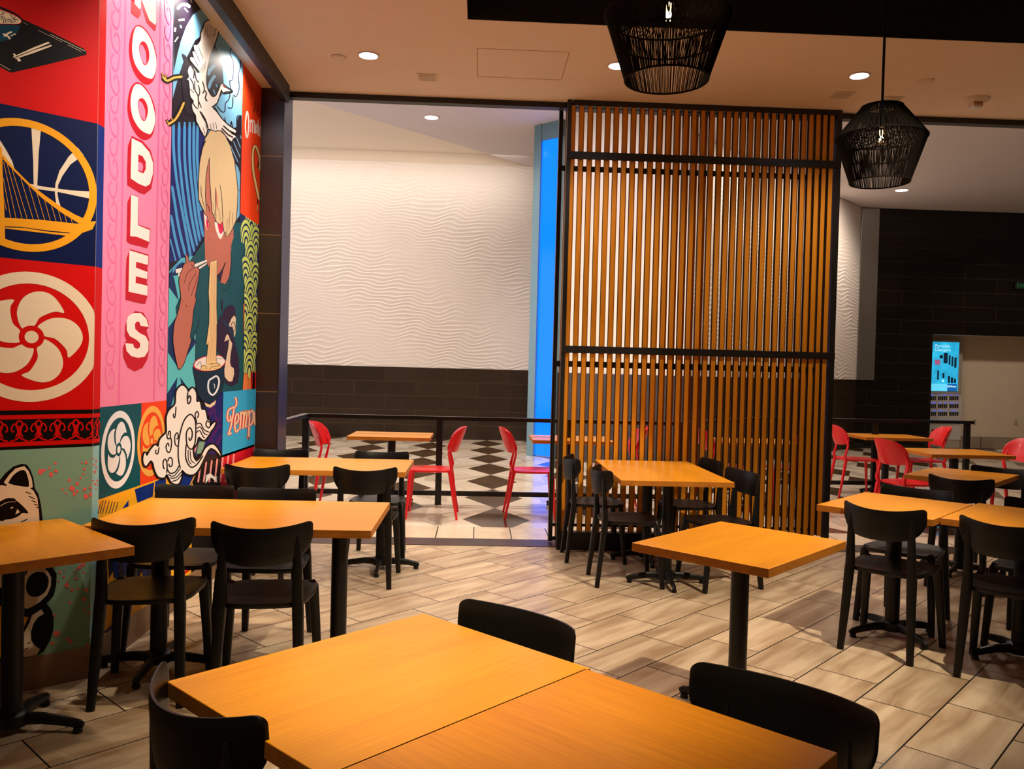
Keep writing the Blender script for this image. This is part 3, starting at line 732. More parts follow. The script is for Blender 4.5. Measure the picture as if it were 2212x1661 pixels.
def kiosk_screen():
    q = NT('kiosk_screen'); tc = q.n('ShaderNodeTexCoord'); sp = q.n('ShaderNodeSeparateXYZ'); q.link(tc.outputs['Object'], sp.inputs[0])
    n = q.n('ShaderNodeTexNoise'); n.inputs['Scale'].default_value = 5; q.link(tc.outputs['Object'], n.inputs['Vector'])
    c = q.mix(n.outputs['Fac'], srgb('0a5a88'), srgb('30c8f0'))
    q.link(c, q.b.inputs['Emission Color']); q.b.inputs['Emission Strength'].default_value = 1.3; q.b.inputs['Base Color'].default_value = (.01, .02, .03, 1)
    return q.m
scr = kp('screen', 1990, 737.5, 2068, 845, kiosk_screen(), .0, .012)
KWT = mat('screen_white_text', 'd0f4ff', .5, emit='a8ecff', es=.9); KDK = mat('screen_dark_print', '041828', .4, emit='06263c', es=.6); KLT = mat('screen_pale_strip', '60d8ff', .5, emit='60d0f0', es=.85); KRD = mat('screen_pink_print', 'c06080', .5, emit='a06088', es=.6); KBL = mat('screen_deep_blue', '0858a0', .5, emit='0860a8', es=.8)
def klet(s, px, py, h, m=KWT):
    p = on_y(px, py, YK-.016); return text_o(s, h, m, scr, (0, 0, 0), (pi/2, 0, 0), ext=.0005, bold=.0015), p
for s, px, py, h in (('Portable', 2036, 750.5, .095), ('Chargers', 2036, 758.5, .095), ('$5/hour', 2056, 836.5, .06)):
    o, p = klet(s, px, py, h); o.location = p; o.matrix_parent_inverse = scr.matrix_basis.inverted()
    o.parent = kt; o.matrix_parent_inverse = Matrix.Translation(-kt.location)
def kprint(nm, x0, y0, x1, y1, m, d=.0135): kp(nm, x0, y0, x1, y1, m, d, .001)
for a in ((2049, 767, 2052, 788), (2055, 770, 2058, 791), (2061, 772, 2065, 794), (2038, 762, 2046, 785), (2024, 800, 2027, 820), (2035, 806, 2039, 817), (2047, 812, 2051, 827), (2053, 815, 2058, 827), (2060, 818, 2064, 827), (2029, 767, 2036, 774)): kprint('charger_picture', *a, KDK)
kprint('hand_picture', 2019, 777, 2030, 788, KRD); kprint('footer_strip', 1990, 828, 2045, 845, KLT); kprint('footer_strip', 2045.5, 829, 2066, 845, KBL)
kprint('shield_mark', 2034, 820, 2038, 825, KWT, .0145)
SLOT = mat('charger_slot_black', '050505', .4); BLED = mat('blue_slot_light', '1040ff', .4, emit='2050ff', es=2.5)
for r, y in enumerate((855.5, 872.5, 889.5)):
    for g, gx in enumerate((2002, 2026, 2050.5)):
        for k in range(5):
            xx = gx+k*4.05
            s = kp('charger_slot', xx, y, xx+2.6, y+8.6, SLOT, .0105, .003)
            if (r*7+g*3+k*5) % 4: 
                l = kp('slot_light', xx+.5, y-3.1, xx+2.0, y-1.6, BLED, .0105, .003)
fl = kp('pink_sticker', 2012, 927, 2028, 941, mat('dark_red_print', '7a1828', .5), .0105, .002)
# wall sockets in the alcove
for i, (x, y, lb) in enumerate(((2104.5, 911, 'white wall socket on the beige alcove wall, right of the kiosk'), (2194, 912, 'white wall socket on the beige alcove wall near the picture edge'))):
    c = on_y(x, y, 17.45); s = tag(empty('wall_socket', c), lb, 'socket')
    boxo('cover_plate', (-.04, -.012, -.06), (.04, 0, .06), mat('socket_plate', 'b8ac98', .5), s, .003)
    for z in (-.028, .028): boxo('outlet', (-.016, -.016, z-.014), (.016, -.011, z+.014), mat('socket_outlet', '8c8272', .5), s, .002)
c = on_y(2206, 617, YB-.03)
xs_ = tag(empty('exit_sign_reflection', c), 'faint green exit sign reflection high on the black wall at the right edge', 'sign')  # solid stand-in for a sign's faint reflection in the glossy wall
boxo('reflection_backing', (-.14, -.03, -.085), (.14, .0, .085), mat('exit_reflection_dark', '0a140e', .4), xs_, .004)
text_o('EXIT', .11, mat('exit_reflection_green', '0a4a24', .5, emit='0a7038', es=.35), xs_, (0, -.0315, -.04), (pi/2, 0, 0))
# ------------------------------------------------------------------ painted wall murals
def pmat(name, c, rough=.5): return mat('mural_'+name, c, rough, noise=.03, nscale=30, spec=.13)
MC = {k: pmat(k, v) for k, v in dict(
    red='cc0a06', deepred='c41026', orange='f0a01c', yellow='f2ae20', navy='04123e', blue='0a2a78', pink='f08ab0', dpink='ea70a4', white='f4ece4', cream='e8d2b2',
    black='0c0605', mint='7fa890', mintl='8cc8d0', coral='e86a62', teal='04505c', dteal='043c50', sky='78b8e0', skyd='4a9ed8', dark='1c1422', aqua='5cc4cc', hair='dcc294',
    skin='c0705c', skinr='e08048', lime='c8dc70', wnavy='0a2c60', orred='f04416', gold='f0b050', noodle='f0d090', purple='4a1068', indigo='141c68', temp='30a8e0', tempw='e8f0f8', bowl='04283c', salmon='f09a9a', magenta='e02050', plum='2a1430').items()}
PL = {'a': (CORN, W1D, Vector((sin(WANG), -cos(WANG)))), 'b': (Vector((WX, 0)), Vector((0, 1)), Vector((1, 0)))}
def hit(pl, x, y):
    P, D, N = PL[pl]; d = ray(x, y); k = (P.x*N.x+P.y*N.y)/(d.x*N.x+d.y*N.y); q = d*k
    return ((q.x-P.x)*D.x+(q.y-P.y)*D.y, q.z+CAM_H)
def lim(pl, p): return (min(p[0], -.0005), p[1]) if pl == 'a' else (min(max(p[0], CORN.y+.0005), 6.612), p[1])
def catmull(pts, closed=True, n=5):
    out = []; m = len(pts)
    for i in range(m if closed else m-1):
        g = (lambda k: pts[k % m]) if closed else (lambda k: pts[min(max(k, 0), m-1)])
        p0, p1, p2, p3 = g(i-1), g(i), g(i+1), g(i+2)
        for j in range(n):
            t = j/n
            out.append(tuple(.5*((2*p1[c])+(-p0[c]+p2[c])*t+(2*p0[c]-5*p1[c]+4*p2[c]-p3[c])*t*t+(-p0[c]+3*p1[c]-3*p2[c]+p3[c])*t**3) for c in (0, 1)))
    if not closed: out.append(pts[-1])
    return out
LAY = .0008
class Paint:
    def __init__(s, pl, name, parent, org=(0, 0), k=1.0, base=1):
        s.pl, s.name, s.par, s.org, s.k, s.lay = pl, name, parent, org, k, base; s.v = []; s.f = []; s.mi = []; s.mats = []
    def at(s, ox, oy, k): s.org = (ox, oy); s.k = k; return s
    def w(s, p): return hit(s.pl, s.org[0]+p[0]/s.k, s.org[1]+p[1]/s.k)
    def m(s, c):
        if c not in s.mats: s.mats.append(c)
        return s.mats.index(c)
    def put(s, uv, c, z=None):
        """polygon given in wall metres"""
        uv = [lim(s.pl, p) for p in uv]; P, D, N = PL[s.pl]; s.lay += .04; off = (z if z is not None else s.lay)*LAY+.001; b = len(s.v)
        for u, h in uv: s.v.append((P.x+D.x*u+N.x*off, P.y+D.y*u+N.y*off, h))
        for t in tessellate_polygon([[Vector((u, h, 0)) for u, h in uv]]): s.f.append(tuple(b+i for i in t)); s.mi.append(s.m(c))
        return s
    def poly(s, c, pts, sm=False):
        return s.put([s.w(p) for p in (catmull(pts) if sm else pts)], c)
    def line(s, c, wd, pts, sm=True, closed=False):
        """brush stroke, wd in crop pixels; tapers=round ends"""
        P0 = catmull(pts, closed, 4) if sm and len(pts) > 2 else list(pts)
        if closed: P0 = P0+[P0[0]]
        s.lay += .04; b = len(s.v); A = []
        P, D, N = PL[s.pl]; off = s.lay*LAY+.001
        for i, p in enumerate(P0):
            q0, q1 = P0[max(i-1, 0)], P0[min(i+1, len(P0)-1)]; dx, dy = q1[0]-q0[0], q1[1]-q0[1]; L = math.hypot(dx, dy) or 1
            k = wd/2*(1 if closed or 0 < i < len(P0)-1 else .55)
            for sg in (1, -1):
                u, h = lim(s.pl, s.w((p[0]-dy/L*k*sg, p[1]+dx/L*k*sg))); s.v.append((P.x+D.x*u+N.x*off, P.y+D.y*u+N.y*off, h))
        for i in range(len(P0)-1):
            s.f.append((b+2*i, b+2*i+1, b+2*i+3, b+2*i+2)); s.mi.append(s.m(c))
        return s
    def circ(s, c, cu, r, n=56, r2=None, sq=1.0):
        """disc or ring in wall metres"""
        o = [(cu[0]+r*cos(2*pi*i/n), cu[1]+r*sin(2*pi*i/n)) for i in range(n)]
        if r2 is None: return s.put(o, c)
        P, D, N = PL[s.pl]; s.lay += .04; off = s.lay*LAY+.001; b = len(s.v)
        for rr in (r, r2):
            for i in range(n):
                u, h = lim(s.pl, (cu[0]+rr*cos(2*pi*i/n), cu[1]+rr*sin(2*pi*i/n))); s.v.append((P.x+D.x*u+N.x*off, P.y+D.y*u+N.y*off, h))
        for i in range(n): s.f.append((b+i, b+(i+1) % n, b+n+(i+1) % n, b+n+i)); s.mi.append(s.m(c))
        return s
    def done(s, label=None):
        me = bpy.data.meshes.new(s.name); me.from_pydata(s.v, [], s.f)
        o = link(s.name, me, [MC[c] for c in s.mats], None); o.parent = s.par; o.matrix_parent_inverse = Matrix.Translation(-s.par.location)
        for p, i in zip(me.polygons, s.mi): p.material_index = i
        if label: o['label'] = label
        return o
mw = tag(empty('wall_mural', (CORN.x-1.2, CORN.y-1.05, 0)), 'painted mural of crests and a lucky cat on the angled left wall', 'mural')
mn = tag(empty('wall_mural', (WX, 5.2, 0)), 'long painted mural with NOODLES letters and a blond noodle eater', 'mural')
Z1, Z2, Z3, Z4, ZB, ZT = 2.537, 1.888, 1.236, 1.066, .147, 3.632
P = Paint('a', 'background', mw, base=0)
for z0, z1, c in ((Z1, ZT, 'red'), (Z2, Z1, 'navy'), (Z3, Z2, 'red'), (Z4, Z3, 'black'), (ZB, Z4, 'mint')): P.put([(-3.5, z0), (0, z0), (0, z1), (-3.5, z1)], c, 0)
P.done()
Y0 = CORN.y
P = Paint('b', 'background', mn, base=0)
YP0, YP1, YP2 = 3.919, 4.742, 5.765
for z0, z1, c in ((Z1, ZT, 'red'), (Z2, Z1, 'blue'), (Z3, Z2, 'red'), (Z4, Z3, 'black'), (ZB, Z4, 'mintl')): P.put([(Y0, z0), (YP0, z0), (YP0, z1), (Y0, z1)], c, 0)
P.put([(YP0, 1.242), (YP1, 1.242), (YP1, ZT), (YP0, ZT)], 'pink', 0)
P.put([(YP0, .805), (4.395, .805), (4.395, 1.242), (YP0, 1.242)], 'teal', 0); P.put([(4.395, .805), (YP1, .805), (YP1, 1.242), (4.395, 1.242)], 'orred', 0)
P.put([(YP1, .805), (6.612, .805), (6.612, ZT), (YP1, ZT)], 'dark', 0)
P.put([(YP0, ZB), (5.2, ZB), (5.2, .81), (YP0, .81)], 'yellow', 0.02); P.put([(5.2, ZB), (5.765, ZB), (5.765, .81), (5.2, .81)], 'black', 0); P.put([(5.765, ZB), (6.612, ZB), (6.612, .825), (5.765, .825)], 'deepred', 0)
P.done()
# red bowl-and-tray picture
P = Paint('a', 'tray_picture', mw).at(0, 0, 6.921)
P.poly('black', [(-900, -60), (-350, 0), (0, 100), (340, 290), (800, 500), (1260, 735), (1293, 775), (1290, 820), (700, 965), (210, 1078), (150, 1083), (0, 1003), (-500, 740), (-900, 560)])
for w_, a in ((12, [(750, 515), (1270, 765)]), (6, [(570, 452), (925, 630)]), (8, [(1010, 670), (1215, 773)]), (5, [(345, 335), (415, 370)]), (10, [(-400, 740), (155, 1050)])): P.line('cream', w_, a)
for a in ([(190, 852), (500, 710), (720, 625), (747, 645), (560, 720), (200, 862)], [(215, 872), (500, 755), (765, 670), (772, 692), (500, 795), (235, 880)], [(190, 808), (215, 800), (242, 830), (215, 840)], [(245, 882), (285, 870), (315, 908), (275, 924)]): P.poly('cream', a)
P.poly('black', [(-420, 40), (-200, 30), (0, 98), (200, 185), (300, 250), (348, 310), (330, 380), (290, 480), (180, 600), (60, 650), (-200, 640), (-420, 500)], True)
P.poly('dteal', [(-400, 300), (0, 370), (310, 380), (250, 500), (160, 580), (0, 628), (-300, 600), (-400, 450)])
P.poly('deepred', [(-380, 80), (-150, 80), (0, 135), (200, 215), (300, 280), (322, 320), (290, 358), (150, 365), (-380, 330)], True)
P.poly('cream', [(-360, 110), (-150, 100), (0, 150), (190, 225), (285, 280), (312, 320), (280, 352), (150, 358), (-360, 320)], True)
for a in ([(20, 180), (60, 205), (0, 225)], [(0, 240), (70, 275), (85, 345)], [(0, 265), (45, 295), (50, 345)], [(90, 300), (150, 290), (200, 350)], [(100, 330), (150, 320), (170, 350)], [(150, 210), (200, 280), (280, 300)], [(230, 250), (200, 290), (240, 340)]): P.line('black', 11, a)
for a in ([(40, 510), (110, 540), (150, 590)], [(60, 550), (120, 500), (180, 480)], [(160, 540), (205, 520)], [(205, 505), (235, 520)]): P.line('cream', 26, a)
P.done('red panel with a black tray, bowl and chopsticks')
# ball-and-bridge emblem
cz = hit('a', 87, 401); ztop = hit('a', 49, 256.5); zbot = hit('a', 87, 546.5)
Rb = (ztop[1]-zbot[1])/2; cb = (-Rb*1.0+.001, (ztop[1]+zbot[1])/2)
P = Paint('a', 'ball_emblem', mw).at(0, 220, 4.6125)
for a in ([(310, 225), (410, 238), (385, 500), (370, 835), (370, 870), (335, 850), (330, 600)], [(772, 455), (830, 530), (700, 625), (620, 740), (578, 830), (572, 920), (585, 990), (607, 1052), (560, 1020), (546, 920), (550, 820), (590, 690), (680, 550)], [(300, 818), (400, 840), (700, 882), (970, 898), (970, 978), (800, 945), (560, 895), (370, 870), (320, 850)], [(-60, 330), (0, 385), (60, 480), (120, 590), (150, 690), (100, 640), (40, 560), (-60, 470)]): P.poly('cream', a)
P.poly('orange', [(-80, 420), (0, 440), (20, 470), (25, 700), (45, 1155), (50, 1370), (0, 1400), (-80, 1380)])
P.poly('orange', [(22, 515), (80, 590), (150, 672), (300, 820), (450, 935), (600, 1040), (750, 1125), (905, 1195), (850, 1230), (790, 1215), (620, 1110), (420, 962), (280, 830), (130, 680), (30, 575)])
P.poly('orange', [(-80, 1145), (45, 1155), (400, 1175), (800, 1218), (905, 1192), (962, 1190), (920, 1270), (800, 1312), (500, 1285), (200, 1245), (-80, 1235)])
P.poly('orange', [(50, 1250), (250, 1258), (500, 1297), (800, 1318), (760, 1347), (400, 1303), (50, 1262)])
for x0, y0, x1, y1 in ((35, 600, 158, 1158), (70, 620, 220, 1163), (120, 675, 270, 1166), (205, 762, 330, 1171), (285, 838, 385, 1176), (365, 905, 445, 1181), (440, 970, 500, 1186), (508, 1020, 558, 1191), (578, 1072, 610, 1196), (640, 1112, 662, 1201), (705, 1165, 720, 1206), (32, 760, 105, 1156), (38, 970, 62, 1080)): P.line('orange', 9, [(x0, y0), (x1, y1)])
P.circ('orange', cb, Rb, 72, Rb*.885); P.done('round gold emblem of a bridge over a ball, on navy')
PET = [(37, -72), (92, -127), (162, -154), (252, -147), (322, -97), (354, -17), (332, 63), (257, 148), (242, 93), (202, 43), (152, 3), (82, -12)]
def crest(pl, c, R, ring, petal, ground, par, label, name='flower_crest', base=1, line=None):
    P = Paint(pl, name, par, base=base)
    P.circ(ring, c, R, 64, R*.82)
    for k in range(5):
        a = k*2*pi/5; pts = [((x*cos(a)-y*sin(a))/487*R+c[0], (-(x*sin(a)+y*cos(a)))/487*R+c[1]) for x, y in catmull(PET, True, 4)]
        P.put(pts, petal)
    P.circ(ground, c, R*.175); P.circ(petal, c, R*.095); return P.done(label)
t, b_ = hit('a', 66, 587), hit('a', 70, 868); R1 = (t[1]-b_[1])/2; c1 = (hit('a', 68, 727)[0], (t[1]+b_[1])/2)
crest('a', c1, R1, 'cream', 'cream', 'red', mw, 'large cream five-petal crest on red')
# scroll border (runs round the corner)
P = Paint('a', 'scroll_border', mw)
zr = lambda y: hit('a', 198.6, y)[1]
zz = [zr(v) for v in (893.4, 902.4, 948.6, 957.6)]
P.put([(-3.5, zz[1]), (0, zz[1]), (0, zz[0]), (-3.5, zz[0])], 'red'); P.put([(-3.5, zz[3]), (0, zz[3]), (0, zz[2]), (-3.5, zz[2])], 'red')
per = .0735*1.02; mz0, mz1 = zz[1], zz[2]
def scroll(P, u0, u1, start):
    hgt = mz0-mz1; k = 0; pl = P.pl
    save = P.w; P.w = lambda p: p
    while start-k*per > u0-per:
        cx_ = start-k*per; k += 1
        if cx_ > u1+per*.5: continue
        X = lambda x: cx_+(x-555)/290*per; Zc = lambda y: mz0-(y-240)/(505-240)*hgt
        def st(pts, w_): P.line('red', w_/290*per, [(min(max(X(x), u0), u1), Zc(y)) for x, y in pts])
        for sg in (1, -1):
            f = lambda x: 555+sg*(x-555)
            st([(f(555), 330), (f(545), 420), (f(590), 470), (f(690), 500)], 26); st([(f(600), 300), (f(585), 350), (f(575), 390), (f(610), 455)], 22)
            st([(f(585), 290), (f(640), 300), (f(672), 350), (f(655), 385), (f(630), 380)], 22)
        st([(500, 320), (520, 275), (555, 258), (590, 275), (610, 320)], 26); st([(528, 310), (555, 345), (582, 310)], 18)
    P.w = save
scroll(P, -3.4, 0, hit('a', 202, 925)[0]); P.done('black band with red scroll ornament')
P = Paint('b', 'scroll_border', mn); P.put([(Y0, zz[1]), (YP0, zz[1]), (YP0, zz[0]), (Y0, zz[0])], 'red'); P.put([(Y0, zz[3]), (YP0, zz[3]), (YP0, zz[2]), (Y0, zz[2])], 'red')
scroll(P, Y0+.001, YP0-.001, Y0+.115); P.done()
# lucky cat
P = Paint('a', 'cat_figure', mw).at(0, 860, 5.5375)
P.poly('black', [(-500, 1000), (-300, 800), (-160, 1000), (0, 975), (60, 900), (160, 815), (260, 785), (320, 795), (365, 860), (400, 960), (416, 1080), (460, 1150), (490, 1280), (507, 1440), (520, 1700), (560, 2000), (-600, 2000)], False)
P.poly('cream', [(-480, 1040), (-300, 860), (-180, 1040), (-60, 1060), (30, 1035), (80, 1045), (45, 1005), (110, 915), (185, 840), (290, 812), (340, 870), (378, 960), (392, 1062), (360, 1078), (400, 1105), (445, 1190), (462, 1330), (470, 1450), (490, 1900), (-560, 1900)])
P.poly('black', [(105, 1000), (160, 920), (240, 865), (300, 870), (335, 960), (345, 1030), (330, 1060), (200, 1045), (110, 1020)], True)
P.poly('black', [(0, 1235), (90, 1195), (170, 1200), (190, 1222), (240, 1260), (310, 1330), (335, 1378), (270, 1372), (220, 1410), (150, 1440), (60, 1455), (20, 1470), (-60, 1430), (-80, 1300)], True)
P.poly('white', [(122, 1312), (150, 1298), (160, 1306), (130, 1322)]); P.poly('cream', [(182, 1392), (205, 1325), (238, 1362)]); P.line('cream', 7, [(0, 1290), (60, 1255), (100, 1243)]); P.line('cream', 8, [(95, 1240), (190, 1240)])
for a in ([(305, 1120), (370, 1145)], [(340, 1170), (415, 1205)], [(375, 1220), (435, 1248)], [(405, 1268), (450, 1280)], [(430, 1303), (462, 1310)], [(250, 1480), (330, 1445)]): P.line('black', 20, a)
P.line('black', 22, [(-160, 1010), (-30, 1015), (80, 1042)])
P.at(0, 1200, 6.388)
P.poly('black', [(-600, 0), (-500, -250), (420, -250), (580, -100), (700, 130), (780, 250), (775, 400), (740, 550), (640, 660), (715, 760), (740, 880), (735, 1020), (690, 1170), (600, 1320), (500, 1380), (60, 1470), (-600, 1560)])
P.poly('cream', [(90, 590), (200, 450), (330, 300), (385, 210), (450, 120), (560, 120), (660, 220), (705, 300), (700, 420), (650, 540), (560, 630), (450, 700), (370, 735), (310, 715), (318, 650), (270, 640), (220, 670), (160, 665), (200, 630), (238, 590), (225, 560), (170, 570), (130, 600)])
P.poly('black', [(360, 470), (370, 350), (430, 260), (520, 222), (610, 240), (665, 310), (660, 420), (600, 520), (500, 568), (410, 550)], True)
P.poly('cream', [(440, 820), (570, 740), (605, 800), (520, 850), (460, 940), (425, 1050), (430, 1170), (480, 1240), (550, 1290), (500, 1375), (110, 1440), (230, 1260), (330, 1060), (400, 930)])
P.poly('orange', [(85, 690), (120, 740), (250, 820), (390, 850), (330, 980), (200, 1220), (75, 1400), (-200, 1450), (-300, 1000), (-100, 700)])
for w_, a in ((70, [(60, 790), (180, 850), (290, 910)]), (70, [(40, 960), (120, 1000), (190, 1030)]), (60, [(40, 1130), (90, 1160)]), (24, [(-200, 800), (-40, 1300)])): P.line('black', w_, a)
for a in ([(215, 1290), (335, 1240)], [(330, 1300), (388, 1268)], [(190, 1345), (285, 1315)], [(378, 1215), (415, 1195)], [(88, 1302), (128, 1300)], [(455, 1370), (485, 1360)]): P.line('black', 24, a)
P.poly('cream', [(-60, 240), (95, 235), (190, 232), (200, 290), (180, 345), (130, 375), (90, 430), (-60, 450)]); P.circ('black', hit('a', 16, 1247), .008, 16)
P.done('white cat with black patches, beckoning pose')
P = Paint('a', 'petals', mw)
rnd = random.Random(3)
def blob(P, x, y, r, k, c='coral'):
    n = 6; P.poly(c, [(x+r*(.6+rnd.random()*.7)*cos(2*pi*i/n), y+r*(.6+rnd.random()*.7)*sin(2*pi*i/n)) for i in range(n)])
P.at(0, 860, 5.5375)
for x, y, r in ((480, 880, 45), (530, 862, 20), (590, 835, 14), (660, 778, 18), (610, 910, 26), (668, 872, 24), (830, 985, 22), (745, 1092, 16), (790, 1136, 14), (860, 1080, 44), (885, 1145, 24), (920, 1115, 20), (925, 1022, 26), (960, 952, 14), (997, 903, 14), (1010, 848, 16), (973, 772, 12), (1025, 766, 19), (1010, 1090, 24), (1080, 1068, 20), (1025, 1180, 38), (1080, 1150, 28)): blob(P, x, y, r, 1)
P.at(0, 1200, 6.388)
for x, y, r in ((825, 230, 24), (890, 207, 14), (878, 292, 18), (805, 348, 18), (925, 405, 38), (930, 345, 12), (995, 473, 24), (1070, 460, 18), (1148, 122, 36), (1090, 165, 34), (1040, 205, 16), (1140, 222, 14), (1172, 243, 12), (1034, 268, 12), (1053, 315, 20), (1187, 470, 30), (1155, 600, 28), (960, 645, 24), (1160, 740, 20), (1220, 795, 22), (1230, 700, 18), (775, 1075, 48), (745, 820, 20), (930, 1145, 26), (975, 1185, 28), (715, 1205, 30), (1200, 1228, 20), (1158, 897, 12)): blob(P, x, y, r, 1)
P.done('scattered coral petals')['kind'] = 'stuff'
P = Paint('b', 'petals', mn).at(0, 860, 5.5375)
for x, y, r in ((1115, 720, 12), (1148, 748, 14), (1122, 790, 14), (1145, 825, 13), (1130, 880, 16), (1110, 990, 12), (1135, 1025, 16), (1158, 985, 12), (1165, 1035, 9), (1145, 1085, 9)): blob(P, x, y, r, 1)
P.done()
# NOODLES letters and pink scroll edging
P = Paint('b', 'pink_scrollwork', mn, base=.3).at(0, 0, 1)
for yy, k in ((3.955, 1), (4.55, -1)):
    P.put([(yy+(.155 if k > 0 else .0), 1.25), (yy+(.175 if k > 0 else .02), 1.25), (yy+(.175 if k > 0 else .02), ZT), (yy+(.155 if k > 0 else .0), ZT)], 'dpink')
    save = P.w; P.w = lambda p: p
    z = 1.33
    while z < 3.6:
        u = yy+(.06 if k > 0 else .11); 
        P.line('dpink', .012, [(u-.05, z+.1), (u-.03, z+.02), (u+.03, z), (u+.05, z+.05), (u+.02, z+.09), (u-.01, z+.06)]); P.line('dpink', .012, [(u+.05, z+.2), (u+.03, z+.12), (u-.02, z+.11), (u-.04, z+.15), (u-.01, z+.18)]); z += .2
    P.w = save
P.done('tone-on-tone pink scroll pattern')
LET = [
 ('N', 220, 0, 3.775, [(235, -230), (250, -235), (330, -200), (388, -100), (392, -180), (442, -150), (442, 205), (430, 255), (362, 185), (318, 30), (312, 125), (290, 150), (235, 105)], 0, [(262, -210), (315, -185), (385, -20), (390, -160), (440, -135), (440, 180), (435, 205), (385, 165), (318, -10), (315, 60), (305, 78), (265, 30)], 0, None, None),
 ('O', 220, 0, 3.775, [(285, 203), (340, 225), (400, 310), (442, 440), (440, 560), (420, 650), (375, 690), (320, 670), (260, 590), (225, 480), (219, 370), (240, 260)], 1, [(290, 215), (340, 240), (400, 330), (438, 460), (438, 560), (415, 632), (385, 640), (330, 610), (272, 530), (245, 430), (248, 320), (265, 240)], 1, [(325, 338), (355, 350), (380, 410), (382, 480), (358, 530), (330, 515), (305, 440), (302, 370)], [(310, 365), (335, 380), (355, 430), (360, 500), (352, 525), (320, 490), (305, 420)]),
 ('O', 220, 0, 3.775, [(275, 672), (330, 690), (390, 770), (432, 890), (430, 1020), (405, 1110), (355, 1140), (300, 1120), (245, 1040), (210, 930), (208, 830), (230, 720)], 1, [(285, 685), (330, 705), (390, 790), (428, 920), (428, 1010), (400, 1085), (370, 1090), (310, 1055), (255, 970), (232, 870), (235, 780), (255, 710)], 1, [(315, 800), (345, 815), (370, 870), (370, 930), (348, 985), (320, 970), (295, 900), (292, 830)], [(300, 825), (325, 840), (350, 900), (350, 960), (342, 980), (310, 940), (295, 880)]),
 ('D', 220, 0, 3.775, [(240, 1108), (330, 1150), (395, 1225), (420, 1320), (415, 1450), (400, 1540), (345, 1585), (300, 1570), (205, 1510), (203, 1400), (210, 1190)], 0, [(240, 1125), (320, 1165), (385, 1240), (415, 1330), (412, 1420), (390, 1500), (355, 1522), (300, 1500), (232, 1455), (235, 1300)], 0, [(295, 1258), (330, 1275), (355, 1320), (355, 1380), (335, 1415), (292, 1395)], [(293, 1318), (325, 1330), (335, 1360), (325, 1400), (292, 1385)]),
 ('L', 220, 420, 3.611, [(225, -5), (280, 15), (283, 235), (375, 268), (372, 365), (350, 420), (320, 410), (215, 385), (190, 365), (197, 60)], 0, [(225, 0), (279, 20), (278, 240), (371, 278), (367, 370), (270, 330), (218, 325)], 0, None, None),
 ('E', 220, 420, 3.611, [(215, 425), (362, 470), (362, 550), (352, 570), (357, 655), (345, 690), (357, 705), (355, 790), (335, 852), (290, 848), (182, 820), (185, 600), (190, 500)], 0, [(212, 435), (359, 480), (357, 550), (265, 525), (262, 570), (353, 605), (351, 660), (262, 638), (260, 690), (354, 712), (352, 790), (205, 758)], 0, None, None),
 ('S', 220, 420, 3.611, [(260, 908), (320, 922), (360, 985), (363, 1035), (345, 1060), (366, 1130), (366, 1220), (350, 1290), (315, 1350), (255, 1380), (200, 1350), (165, 1270), (161, 1200), (178, 1155), (190, 1140), (175, 1100), (180, 1020), (205, 945)], 0, [(240, 925), (300, 925), (345, 970), (362, 1033), (300, 1025), (290, 995), (270, 990), (255, 1010), (258, 1050), (290, 1080), (340, 1105), (362, 1150), (360, 1220), (330, 1265), (280, 1275), (225, 1260), (190, 1220), (180, 1160), (240, 1165), (250, 1195), (275, 1205), (295, 1190), (295, 1160), (270, 1135), (215, 1105), (192, 1060), (190, 990), (205, 945)], 0, None, None)]
for ch, ox, oy, k, red, s1, wh, s2, hr, hp in LET:
    P = Paint('b', 'letter_'+ch.lower(), mn, base=1.2).at(ox, oy, k)
    P.poly('deepred', red, bool(s1)); P.poly('white', wh, bool(s2))
    if hr: P.poly('deepred', hr, ch == 'O'); P.poly('pink', hp, ch == 'O')
    P.done('white letter %s with red block shadow' % ch)
# sky, waves and stripes behind the crane and the noodle eater
P = Paint('b', 'wave_scenery', mn, base=.4).at(340, 0, 5.537)
P.poly('sky', [(205, -300), (1100, -300), (1027, 745), (1000, 1700), (250, 1700), (180, 1200), (190, 700)])
P.poly('dark', [(205, -200), (400, -200), (440, 0), (520, 112), (430, 165), (340, 320), (275, 500), (240, 640), (192, 860), (195, 400)], False)
P.poly('dark', [(180, 1180), (240, 950), (300, 760), (370, 640), (450, 480), (560, 400), (680, 525), (740, 640), (775, 800), (790, 1000), (760, 1150), (700, 1175), (620, 1160), (560, 1300), (540, 1700), (165, 1700)])
P.poly('dark', [(640, 1270), (700, 1290), (760, 1400), (810, 1510), (880, 1545), (940, 1520), (960, 1400), (1005, 1380), (1000, 1760), (700, 1700)])
for w_, a in ((34, [(640, 720), (620, 700), (655, 640)]), (46, [(600, 900), (625, 840), (685, 775)]), (36, [(610, 1060), (640, 970), (690, 900)]), (22, [(665, 1070), (690, 1130)]), (18, [(700, 1010), (715, 1045)]), (36, [(235, 110), (280, 60), (340, 55), (390, 85)]), (40, [(250, 240), (320, 232)]), (34, [(270, 300), (285, 335)]), (26, [(205, 500), (245, 440)]), (40, [(205, 380), (212, 330)]), (26, [(320, 95), (362, 145)]), (24, [(390, -10), (410, 30)])): P.line('white' if w_ in (36, 40, 26, 24) and a[0][0] < 400 else 'sky', w_, a)
